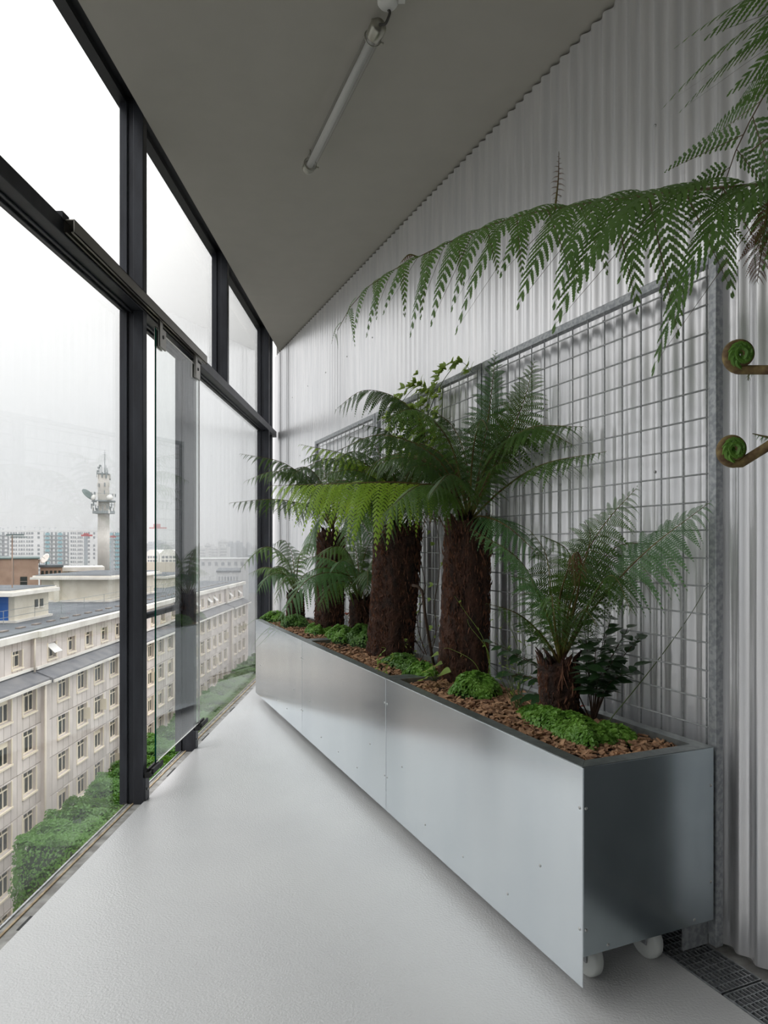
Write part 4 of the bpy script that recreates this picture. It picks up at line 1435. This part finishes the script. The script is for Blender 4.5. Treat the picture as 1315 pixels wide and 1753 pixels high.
for si, (a, b_) in enumerate(segs):
    if si == 0:
        cols = [49.4 - 3.3 * k for k in range(5)][::-1]
    elif si == 1:
        cols = [54.0 + 3.3 * k for k in range(9)]
    elif si == 2:
        cols = [85.1 + 3.3 * k for k in range(8)]
    else:
        cols = [114.0 + 3.3 * k for k in range(3)]
    edges = [a] + [(cols[i] + cols[i + 1]) / 2 for i in range(len(cols) - 1)] + [b_]
    dx = 0.0 if si % 2 else -.25
    cache = {}
    for ci, y in enumerate(cols):
        w0, w1 = round(y - edges[ci], 2), round(edges[ci + 1] - y, 2)
        for r_ in range(nrow + 1):
            key = (w0, w1, (ci + r_) % 2)
            if key not in cache:
                cache[key] = slabs_mesh('facade_bay', w0, w1, ww, .15, .15 + wh, RH, 0, M['facade'] if (ci + r_) % 2 else M['facade2'])
            zt = ZG - r_ * RH
            link('facade_bay', cache[key], bld, Vector((FX + dx, y, zt)) - BO)
            wo = link('window', win_b if rr.random() < .2 else win_a, bld, Vector((FX + dx, y, zt - .15)) - BO)
            link('pane', pane_m, wo)
            if rr.random() < .18:
                link('open_casement', leaf_open, wo, (0, ww / 2 - .05, 0))
        # attic storey, set back above the ledge
        key = ('attic', w0, w1)
        if key not in cache:
            cache[key] = slabs_mesh('facade_bay', w0, w1, 1.3, .75, 1.95, 2.35, 0, M['facade2'])
        link('facade_bay', cache[key], bld, Vector((FX + dx - .9, y, DZ - 6.88)) - BO)
        wo = link('window', win_s, bld, Vector((FX + dx - .9, y, DZ - 7.63)) - BO)
        link('pane', pane_s, wo)
        if rr.random() < .55:
            link('blind', blind_m, wo)
    # cornice, gutter ledge and sloping zinc strip of this segment
    bb('cornice', (FX + dx - 1.3, a, DZ - 6.88), (FX + dx - .35, b_, DZ - 6.42), M['cornice'])
    bb('ledge_moulding', (FX + dx - .9, a, DZ - 9.33), (FX + dx - .65, b_, DZ - 9.15), M['cornice'])
    m = MB()
    q0, q1 = a - BO.y, b_ - BO.y
    X0, X1 = dx - .95, dx + .55
    za, zb, zc = DZ - 9.35 - GZ, DZ - 9.95 - GZ, ZG - .03 - GZ
    m.add([(X0, q0, za), (X1, q0, zb), (X1, q0, zc), (X0, q0, zc), (X0, q1, za), (X1, q1, zb), (X1, q1, zc), (X0, q1, zc)],
          [(0, 1, 5, 4), (1, 2, 6, 5), (2, 3, 7, 6), (0, 3, 2, 1), (4, 5, 6, 7), (0, 4, 7, 3)])
    m.obj('zinc_ledge', M['zincroof'], bld)
    bb('gutter', (FX + dx + .50, a, ZG - .02), (FX + dx + .68, b_, ZG + .16), M['cornice'])
    if si:
        MB().tube([(dx + .22, a - BO.y - .55, 0), (dx + .22, a - BO.y - .55, ZG - GZ)], .09, 8).obj('downpipe', M['beigewall'], bld, True)
        bb('pilaster', (FX - .5, a - .25, GZ), (FX + .12, a + .3, ZG - .05), M['facade2'])
        MB().tube([(dx - .7, a - BO.y - .3, ZG - GZ + .8), (dx - .7, a - BO.y - .3, DZ - 6.9 - GZ)], .08, 8).obj('downpipe', M['beigewall'], bld, True)
# roof
bb('roof', (FX - 1.0, YS, DZ - 6.62), (FX - 15.5, YE - .5, DZ - 6.3), M['roof'])
for k in range(34):
    y = 40 + k * 2.35
    bb('roof_paver', (FX - 2.6, y, DZ - 6.3), (FX - 2.25, y + .9, DZ - 6.2), M['joint'])
# thin guard rail on the roof
for k in range(18):
    y = 40 + 4.8 * k
    MB().tube([(-5.0, y - BO.y, DZ - 6.3 - GZ), (-5.0, y - BO.y, DZ - 5.2 - GZ)], .025, 5).obj('rail_post', M['towerm'], bld)
for z in (-5.2, -5.75):
    MB().tube([(-5.0, 0, DZ + z - GZ), (-5.0, 82, DZ + z - GZ)], .02, 5).obj('rail_bar', M['towerm'], bld)

# roof huts
h1 = thing('roof_hut', 'cream roof hut with a blue door on the stone-clad building', 'roof hut', (-31, 56, DZ - 6.3))
MB().box((-6, 0, 0), (0, 5.6, 2.25)).obj('walls', M['hut'], h1)
MB().box((-6.6, -1.6, 2.25), (.7, 6.3, 2.55)).box((-6.4, -1.4, 2.55), (.5, 6.1, 2.7)).obj('roof_slab', M['cornice'], h1)
MB().box((-6.3, -1.3, 2.7), (.4, 6.0, 2.76)).obj('roof_felt', M['roof'], h1)
MB().box((-2.3, -.06, .0), (-.5, .02, 2.1)).obj('door', M['blue'], h1)
for y in (3.2, 4.1):
    MB().box((-.02, y, 1.0), (.05, y + .5, 1.65)).obj('window', M['dpane'], h1)
    MB().box((.0, y - .08, .9), (.12, y + .58, .98)).obj('sill', M['cornice'], h1)
MB().box((-6.1, -.3, -.02), (.25, 5.9, .18)).obj('plinth', M['cornice'], h1)
h2 = thing('roof_hut', 'long cream roof hut with grey flat roof behind the blue-door hut', 'roof hut', (-32, 77, DZ - 6.3))
MB().box((-7.6, 0, 0), (0, 15, 2.55)).obj('walls', M['hut'], h2)
MB().box((-8.4, -.9, 2.55), (.9, 15.6, 2.8)).box((-8.2, -.7, 2.8), (.7, 15.4, 2.98)).obj('roof_slab', M['cornice'], h2)
MB().box((-8.0, -.5, 2.98), (.5, 15.2, 3.05)).obj('roof_felt', M['roof'], h2)
MB().box((-7.7, -.4, -.02), (.3, 15.3, .2)).obj('plinth', M['cornice'], h2)
for y in (9.2, 11.3):
    MB().box((-.02, y, 1.0), (.05, y + .6, 1.7)).obj('window', M['dpane'], h2)
MB().box((-5.9, -.5, 0), (-5.3, 0, 2.55)).obj('pier', M['hut'], h2)
h3 = thing('roof_hut', 'low flat roof structure with white parapet far along the roofs', 'roof hut', (-34, 103, DZ - 6.3))
MB().box((-9, 0, 0), (0, 16, 1.4)).obj('walls', M['hut'], h3)
MB().box((-9.3, -.3, 1.4), (.3, 16.3, 1.75)).obj('parapet', M['cornice'], h3)
MB().box((-8.8, .2, 1.75), (-.2, 15.8, 1.8)).obj('roof_felt', M['roof'], h3)

# lamp-like pole on the first hut
pole = thing('aerial_pole', 'rusty thin pole with small aerial on the roof hut', 'aerial', (-32.3, 58, DZ - 3.6))
MB().tube([(0, 0, 0), (0, 0, 4.6)], .05, 6).obj('pole', M['brown'], pole)
MB().box((-.3, -.4, 4.5), (1.2, -.3, 4.62)).box((.2, -.6, 4.35), (1.1, .3, 4.42)).obj('aerial', M['dishback'], pole)

# rear wing with white parapet
rw_ = thing('rear_wing', 'pale rear wing with white parapet below the white housing slab', 'building', (-66.4, 134.5, GZ), .44)
MB().box((0, 0, 0), (8.8, 12, DZ - 5.0 - GZ)).obj('walls', M['beigewall'], rw_)
MB().box((-.3, -.4, DZ - 5.0 - GZ), (9.1, 12.4, DZ - 4.2 - GZ)).obj('parapet', M['cornice'], rw_)
for k in range(5):
    MB().box((.6 + 1.8 * k, -.05, DZ - 9.3 - GZ), (.75 + 1.8 * k, .05, DZ - 5.0 - GZ)).obj('pilaster', M['joint'], rw_)

# brown brick building and its wing
bk = thing('brown_building', 'plain brown brick block behind the blue-door hut', 'building', (-57, 110, GZ), .478)
MB().box((-36, 0, 0), (0, 18, DZ - 2.05 - GZ)).obj('walls', M['brown'], bk)
MB().box((-36.2, -.2, DZ - 2.05 - GZ), (.2, 18.2, DZ - 1.85 - GZ)).obj('coping', M['dishback'], bk)
for k in range(7):
    MB().box((-3.6 - 4.4 * k, -.03, DZ - 9 - GZ), (-3.5 - 4.4 * k, .03, DZ - 2.05 - GZ)).obj('joint', M['joint'], bk)
for z in (-6.4, -8.4):
    wo = MB().box((-2.6, -.06, DZ + z - GZ), (-1.6, .02, DZ + z + 1.5 - GZ)).obj('window', M['dpane'], bk)
    MB().box((-2.6, -.1, DZ + z + .7 - GZ), (-1.6, -.05, DZ + z + .8 - GZ)).obj('bar', M['joint'], wo)
bw2 = thing('brown_wing', 'lower brown wing with tall windows and satellite dishes on its roof', 'building', (-64.2, 124.5, GZ), .47)
MB().box((0, 0, 0), (3.7, 9, DZ - 3.9 - GZ)).obj('walls', M['brown'], bw2)
MB().box((-.2, -.2, DZ - 3.9 - GZ), (3.9, 9.2, DZ - 3.5 - GZ)).obj('parapet', M['roof'], bw2)
for k in range(5):
    for z in (-6.6, -9.4):
        MB().box((.2 + .7 * k, -.06, DZ + z - GZ), (.62 + .7 * k, .05, DZ + z + 2.1 - GZ)).obj('window', M['dpane'], bw2)


def dish(label, p, r, tilt, rz, parent=None, m='dish'):
    d = thing('satellite_dish', label, 'satellite dish', p, rz, 'satellite dishes on the brown wing')
    prof_o = [(r * t, .28 * r * t * t) for t in [.001, .25, .5, .75, 1]]
    mm = MB().lathe(prof_o + [(r * t, .28 * r * t * t + .03) for t in [1, .75, .5, .25, .001]], 24)
    o = mm.obj('bowl', M[m], d, True, loc=(0, 0, r * 1.1))
    o.rotation_euler = (tilt, 0, 0)
    MB().tube([(0, 0, 0), (0, .1, r * 1.1)], r * .09, 8).obj('mast', M['dishback'], d)
    f_ = MB().tube([(0, 0, .25 * r), (0, 0, .85 * r)], r * .04, 6).obj('feed_arm', M['towerm'], d, loc=(0, 0, r * 1.1))
    f_.rotation_euler = (tilt, 0, 0)
    return d


dish('big white satellite dish tilted on the brown wing roof', P(79, 968, 127), 1.05, 1.05, -.5)
dish('smaller white satellite dish low at the brown block corner', P(67, 968, 126), .55, 1.05, -.6)

# telecom tower
tp = P(177.5, 935, 180)
tw = thing('telecom_tower', 'pale concrete telecom tower crowded with aerials and platforms', 'tower', (tp.x, tp.y, GZ))
q = 180 / F


def tz(py):
    return EYE + (HY - py) * q - GZ


MB().lathe([(1.5, 0), (1.45, tz(905)), (1.42, tz(840)), (1.4, tz(812))], 20).obj('shaft', M['towerc'], tw, True)
MB().lathe([(1.47, tz(903)), (1.49, tz(903) + .05), (1.49, tz(935)), (1.52, tz(985))][::-1], 20).obj('lower_shaft', M['towerc'], tw, True)
for (y0, y1, r_) in ((880, 875, 2.75), (860, 857, 2.95), (813, 811, 1.55)):
    MB().lathe([(1.3, tz(y0)), (r_, tz(y0) + .1), (r_, tz(y1)), (1.3, tz(y1))], 20).obj('platform', M['towerm'], tw)
rr = random.Random(5)
for (zc, r_, hh, n) in ((870, 2.9, 1.1, 12), (850, 3.0, 1.0, 12), (877, 2.7, 1.4, 10), (820, 1.6, 1.3, 9), (835, 1.6, .9, 6)):
    for k in range(n):
        a = k * 6.283 / n + rr.uniform(-.2, .2)
        z = tz(zc) + rr.uniform(-.5, .5)
        h_ = hh * rr.uniform(.6, 1.3)
        w_ = rr.uniform(.07, .16)
        x, y = r_ * math.cos(a), r_ * math.sin(a)
        MB().box((x - w_, y - w_, z), (x + w_, y + w_, z + h_)).obj('aerial_panel', M['towerm'] if k % 3 else M['white'], tw)
for zc in (846, 864):
    ring = [(3.0 * math.cos(k * .2618), 3.0 * math.sin(k * .2618), tz(zc)) for k in range(25)]
    MB().tube(ring, .04, 5).obj('guard_ring', M['towerm'], tw)
MB().tube([(.3, 0, tz(812)), (.3, 0, tz(790)), (.3, 0, tz(770))], [.16, .09, .03], 6).obj('mast', M['towerm'], tw)
for k in range(5):
    MB().tube([(.3 - .35, 0, tz(787 - 3 * k)), (.3 + .35, 0, tz(787 - 3 * k))], .05, 5).obj('dipole', M['towerm'], tw)
for (x, h_) in ((-1.0, 2.6), (-.55, 2.0), (-1.35, 1.6), (.9, 1.7), (.6, 2.4), (1.1, 1.0)):
    MB().tube([(x, 0, tz(812)), (x, 0, tz(812) + h_)], .07, 5).obj('whip_aerial', M['towerm'], tw)
for (x, z) in ((-1.5, 808), (-1.3, 802), (-.9, 799)):
    MB().box((x - .25, -.2, tz(z)), (x + .25, .2, tz(z) + .45)).obj('aerial_panel', M['towerm'], tw)
big = MB().lathe([(.01, 0), (1.0, .12), (2.0, .42), (2.0, .5), (1.0, .22), (.01, .1)], 24).obj('dish', M['dishback'], tw, True, loc=(-4.0, -.6, tz(849)))
big.rotation_euler = (.15, .82, 0)
MB().lathe([(.01, 0), (.7, .05), (.8, .3), (.01, .35)], 18).obj('drum', M['white'], tw, True, loc=(2.4, -1.9, tz(853))).rotation_euler = (1.3, 0, .4)
MB().lathe([(.01, 0), (.7, .05), (.75, .3), (.01, .35)], 18).obj('drum', M['white'], tw, True, loc=(-1.6, -2.2, tz(853))).rotation_euler = (1.3, 0, -.4)

# white housing slab
YA = 470.0
ka = YA / F
hs = thing('housing_slab', 'long white ten-storey housing slab with banded windows and teal balconies', 'building', P(100, 935, YA) - Vector((0, 0, EYE - GZ)))
HO = Vector(hs.location)


def hx(px):
    return P(px, 935, YA).x - HO.x


fl_h = 7.0 * ka
ztop = EYE + (HY - 909) * ka - GZ
MB().box((hx(-60), 0, 0), (hx(214), 14, ztop)).obj('walls', M['blockwhite'], hs)
MB().box((hx(-60), -.2, ztop), (hx(214), 14, ztop + .7)).obj('parapet', M['blockwhite'], hs)
for (a, b_, kind) in ((-40, 15, 'balc'), (17, 57, 'band'), (64, 68, 'stair'), (75, 118, 'balc'), (121, 154, 'band'), (160, 163, 'stair'), (187, 210, 'balc')):
    for k in range(11):
        z1 = ztop - .8 - k * fl_h
        x0, x1 = hx(a), hx(b_)
        if kind == 'band':
            wo = MB().box((x0, -.12, z1 - 1.5), (x1, .1, z1)).obj('window_band', M['band'], hs)
            n = 9
            mm = MB()
            for j in range(1, n):
                x = x0 + (x1 - x0) * j / n
                w_ = .18 if j % 3 else .45
                mm.box((x - w_, -.3, z1 - 1.5), (x + w_, -.1, z1))
            mm.obj('mullions', M['blockwhite'], wo)
        elif kind == 'balc':
            wo = MB().box((x0, -.12, z1 - 2.3), (x1, .1, z1)).obj('recess_shade_band', M['band'], hs)  # flat dark band, the shade of the balcony recess put into its colour
            mm = MB()
            n = 6
            for j in range(n):
                x = x0 + (x1 - x0) * (j + .5) / n
                mm.box((x - (x1 - x0) / n * .28, -.35, z1 - 2.0), (x + (x1 - x0) / n * .18, -.1, z1 - .15))
            mm.obj('wall_piers', M['blockwhite'], wo)
            for j in (1, 4):
                x = x0 + (x1 - x0) * j / n
                MB().box((x - 1.4, -1.1, z1 - 2.2), (x + 1.4, -.4, z1 - .6)).obj('balcony_front', M['teal'], wo)
            MB().box((x0, -1.2, z1 - 2.5), (x1, -.1, z1 - 2.25)).obj('balcony_slab', M['band'], wo)
        else:
            if k % 5 == 2: continue
            MB().box((x0, -.12, z1 - 1.6), (x1, .1, z1)).obj('window', M['band'], hs)
rr = random.Random(8)
for k in range(16):
    x = hx(rr.uniform(-20, 200))
    hh = rr.uniform(1.2, 3.2)
    MB().tube([(x, 4, ztop), (x, 4, ztop + hh)], .09, 5).box((x - .7, 3.9, ztop + hh - .25), (x + .7, 4.1, ztop + hh)).obj('aerial', M['far2'], hs)

# tower cranes
for (lab, cx_, cy_, yc, s_) in (('red tower crane top in front of the white housing slab', 147, 918, 380, 1), ('red tower crane jib just beside the telecom tower', 192, 920, 420, .6), ('pale red tower crane far off beyond the first steel post', 268, 905, 740, 1.6)):
    p = P(cx_, cy_, yc)
    kq = yc / F
    cr = thing('tower_crane', lab, 'crane', (p.x, p.y, GZ), 0, 'cranes on the skyline')
    z = p.z - GZ
    jl = 11 * kq * s_
    m = MB()
    m.box((-jl * .7, -.4, z), (jl, .4, z + .9 * s_))
    m.obj('jib', M['red'], cr)
    MB().box((-3 * kq * s_, -.9, z + .9 * s_), (4 * kq * s_, .9, z + 5 * kq * s_)).obj('cab', M['red'], cr)
    MB().box((-.7, -.7, 0), (.7, .7, z)).obj('mast', M['far2'], cr)

# pale stepped building seen between the posts
gb = thing('pale_gabled_hall', 'pale hall with arched gables seen through the sliding glass leaf', 'building', P(275, 935, 240) - Vector((0, 0, EYE - GZ)))
kg = 240 / F
for i, (a, b_) in enumerate(((-25, -3), (-2, 30))):
    zt = EYE - 6 * kg - GZ
    x0, x1 = a * kg, b_ * kg
    w_ = x1 - x0
    vs = [(x0, 0), (x0, zt - .25 * w_), (x0 + w_ * .18, zt - .06 * w_), (x0 + w_ * .3, zt), (x1 - w_ * .3, zt), (x1 - w_ * .18, zt - .06 * w_), (x1, zt - .25 * w_), (x1, 0)]
    n = len(vs)
    m = MB().add([(x, 0, z) for (x, z) in vs] + [(x, 9, z) for (x, z) in vs], [tuple(range(n)), tuple(reversed(range(n, 2 * n)))] + [((k + 1) % n, k, n + k, n + (k + 1) % n) for k in range(n)])
    m.obj('gable_block', M['white'], gb)
    for r_ in range(4):
        for c in range(4):
            x = x0 + w_ * (.2 + .2 * c)
            MB().box((x - w_ * .07, -.1, zt - 2.2 - 1.35 * r_ - .85), (x + w_ * .07, .05, zt - 2.2 - 1.35 * r_)).obj('window', M['band'], gb)
MB().box((-28 * kg, -4, 0), (45 * kg, 0, EYE - 27 * kg - GZ)).obj('lower_range', M['beigewall'], gb)

# skyline in the haze
rr = random.Random(77)
sky = []
for (a, b_, top, yc, m, lab) in (
        (338, 352, 938, 760, 'far', 'low pale skyline block just past the edge of the sliding glass leaf'),
        (350, 362, 932, 820, 'far', 'taller pale skyline block second from the sliding glass leaf'),
        (361, 374, 937, 780, 'far', 'low pale skyline block between the taller one and the broad slab'),
        (373, 391, 926, 900, 'far', 'broad pale slab, the tallest on the hazy skyline'),
        (390, 400, 929, 830, 'far2', 'narrow grey tower joined to the broad pale slab'),
        (402, 412, 928, 850, 'far2', 'square grey tower standing apart beyond the narrow grey one'),
        (376, 389, 936, 740, 'far', 'low pale block standing in front of the broad slab'),
        (412, 420, 938, 900, 'far2', 'low grey block beside the square grey tower'),
        (421, 428, 930, 1100, 'far2', 'thin faint grey tower farthest off before the last steel post'),
        (428, 446, 936, 900, 'far', 'pale skyline block cut off by the last steel post'),
        (446, 470, 930, 1000, 'far2', 'grey skyline block behind the last steel post'),
        (250, 262, 930, 900, 'far2', 'grey skyline block in the open gap beside the thick steel post'),
        (262, 280, 927, 1100, 'far2', 'faint grey block under the pale red far crane'),
        (280, 300, 931, 900, 'far', 'pale skyline block above the gabled hall'),
        (300, 338, 934, 1000, 'far', 'wide pale skyline block behind the door post')):
    p0 = P(a, 935, yc)
    k_ = yc / F
    o = thing('skyline_block', lab, 'building', (p0.x, p0.y, GZ), 0, 'hazy skyline blocks')
    w_ = (b_ - a) * k_
    zt = EYE + (HY - top) * k_ - GZ
    MB().box((0, 0, 0), (w_, 14, zt)).obj('walls', M[m], o)
    MB().box((w_ * .2, 3, zt), (w_ * .6, 9, zt + 2)).obj('roof_box', M[m], o)
    for q_ in range(int(zt / 3.2)):
        if q_ > 8: break
        z = zt - 2 - 3.2 * q_
        MB().box((w_ * .08, -.1, z - 1.2), (w_ * .92, .1, z)).obj('window_band', M['band'], o)
hl = MB()
vs, fs = [], []
for i in range(25):
    x = -900 + i * 46
    h_ = 24 + 5 * math.sin(i * .9) + 4 * math.sin(i * 2.1)
    vs += [(x, 560 + 20 * math.sin(i), GZ), (x, 600, GZ + h_ * .55), (x, 700, GZ + h_ * .5)]
for i in range(24):
    for k in range(2):
        o_ = 3 * i + k
        fs.append((o_, o_ + 3, o_ + 4, o_ + 1))
hl.add(vs, fs)
tag(hl.obj('wooded_rise', M['hill'], None, True), 'strip of distant green trees below the skyline', 'woodland', kind='stuff')
for (lab, a, b_, top, yc, mw, mr) in (('pale low roofs stepping away beyond the stone-clad building', 340, 424, 958, 330, 'far', 'far'), ('low building with dark flat roof just beyond the stone-clad building', 372, 410, 980, 190, 'far', 'roof'),  # walls in pale grey with distance haze put into the colour
                              ('grey-blue block closing the far end of the street', 424, 480, 951, 400, 'far2', 'far2')):
    p0 = P(a, 935, yc); k_ = yc / F
    o = thing('low_building', lab, 'building', (p0.x, p0.y, GZ), math.atan2(669 - b_, F))
    w_ = (b_ - a) * k_; zt = EYE + (HY - top) * k_ - GZ
    MB().box((0, 0, 0), (w_, 25, zt)).obj('walls', M[mw], o)
    MB().box((-.3, -.3, zt), (w_ + .3, 25.3, zt + .5)).obj('roof', M[mr], o)
    for c in range(7):
        MB().box((w_ * (.06 + .13 * c), -.1, zt - 3), (w_ * (.12 + .13 * c), .05, zt - 1.2)).obj('window', M['band'], o)

# clipped street trees
TLn, TW_, TH_ = 8.1, 5.0, 5.2
rr = random.Random(15)
core = MB()
vs, fs = [], []
nu, nv = 16, 12


def rbox(u_, v_):
    """rounded clipped box surface"""
    a = 2 * math.pi * u_; b_ = math.pi * (v_ - .5)
    f_ = lambda c: math.copysign(abs(c) ** .38, c)
    k = 1 + .05 * math.sin(7 * a + 3 * b_) + .04 * math.sin(11 * a + 5 * b_ + 1)
    return Vector((TW_ / 2 * f_(math.cos(a)) * f_(math.cos(b_)) * k, TLn / 2 * f_(math.sin(a)) * f_(math.cos(b_)) * k, TH_ / 2 * f_(math.sin(b_)) * k))


for i in range(nv + 1):
    for k in range(nu):
        vs.append(rbox(k / nu, i / nv) * .9)
fs = [(i * nu + k, i * nu + (k + 1) % nu, (i + 1) * nu + (k + 1) % nu, (i + 1) * nu + k) for i in range(nv) for k in range(nu)]
core.add(vs, fs)
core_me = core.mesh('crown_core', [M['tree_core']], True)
lf = MB()
for i in range(24000):
    v = rbox(rr.random(), .5 + math.asin(rr.uniform(-.9, 1)) / math.pi)
    # spread over the box faces evenly
    ax_ = rr.choice((0, 0, 1, 2, 2, 2))
    v = Vector((rr.uniform(-.5, .5) * TW_, rr.uniform(-.5, .5) * TLn, rr.uniform(-.5, .5) * TH_))
    v[ax_] = math.copysign((TW_, TLn, TH_)[ax_] / 2, rr.uniform(-1, 1.0))
    if ax_ == 2: v.z = TH_ / 2
    bump_ = .30 * math.sin(v.x * 2.3 + v.y * 1.9) + .25 * math.sin(v.y * 3.1 + v.z * 2.2) + .2 * math.sin(v.z * 4 + v.x * 3.7)
    n_ = v.normalized()
    # rounded corners
    e_ = Vector((v.x / (TW_ / 2), v.y / (TLn / 2), v.z / (TH_ / 2)))
    m_ = sorted(abs(c) for c in e_)
    v = v * (1 - .10 * max(0, m_[1] - .75) / .25 - .05 * max(0, m_[0] - .75) / .25) + n_ * (bump_ * .55 - .1 + rr.uniform(-.25, .2))
    nn = (n_ + Vector((rr.uniform(-.9, .9), rr.uniform(-.9, .9), rr.uniform(-.2, 1.1)))).normalized()
    tx = Matrix.Rotation(rr.uniform(0, 6.28), 3, nn) @ nn.orthogonal().normalized()
    ty = nn.cross(tx)
    l = rr.uniform(.06, .12)
    lf.add([v - tx * l, v + ty * l * .7, v + tx * l, v - ty * l * .7], [(0, 1, 2, 3)])
leaf_me = lf.mesh('leaves', [M['tree']])
trk_me = MB().tube([(0, 0, 0), (0, 0, 4.5)], [.22, .15], 8).mesh('trunk', [M['tree_trunk']], True)
for k in range(9):
    y = 43.3 + k * 9.1
    lab = ['clipped box-shaped street tree nearest below the window', 'clipped street tree second along the row, its leaves touching the steel post', 'clipped street tree seen low through the gap beside the steel post'][k] if k < 3 else '%s clipped tree of the street row counted from the nearest' % ('fourth', 'fifth', 'sixth', 'seventh', 'eighth', 'ninth')[k - 3]
    t = thing('street_tree', lab, 'tree', (-19.7, y, GZ), 0 if k % 2 == 0 else math.pi, 'clipped trees lining the street')
    zc = DZ - 17.2 - TH_ / 2 - GZ
    o = link('crown', core_me, t, (0, 0, zc))
    l_ = link('leaves', leaf_me, o)
    l_['kind'] = 'stuff'
    tk = link('trunk', trk_me, t)
    tk.scale = (1, 1, (zc - TH_ / 2 + .6) / 4.5)

# ------------------------------------------------------------------ damp haze over the far town
hm = bpy.data.materials.new('town_haze')
hm.use_nodes = True
hm.node_tree.nodes.clear()
ho = hm.node_tree.nodes.new('ShaderNodeOutputMaterial')
hv = hm.node_tree.nodes.new('ShaderNodeVolumeScatter')
hv.inputs['Color'].default_value = (0.96, 0.97, 0.98, 1)
hv.inputs['Density'].default_value = 0.0009
hm.node_tree.links.new(hv.outputs[0], ho.inputs['Volume'])
hz = MB().box((-2500, 135, GZ - .5), (300, 2500, 110)).obj('haze', hm)
tag(hz, 'thin grey haze lying over the distant town', 'haze', kind='stuff')
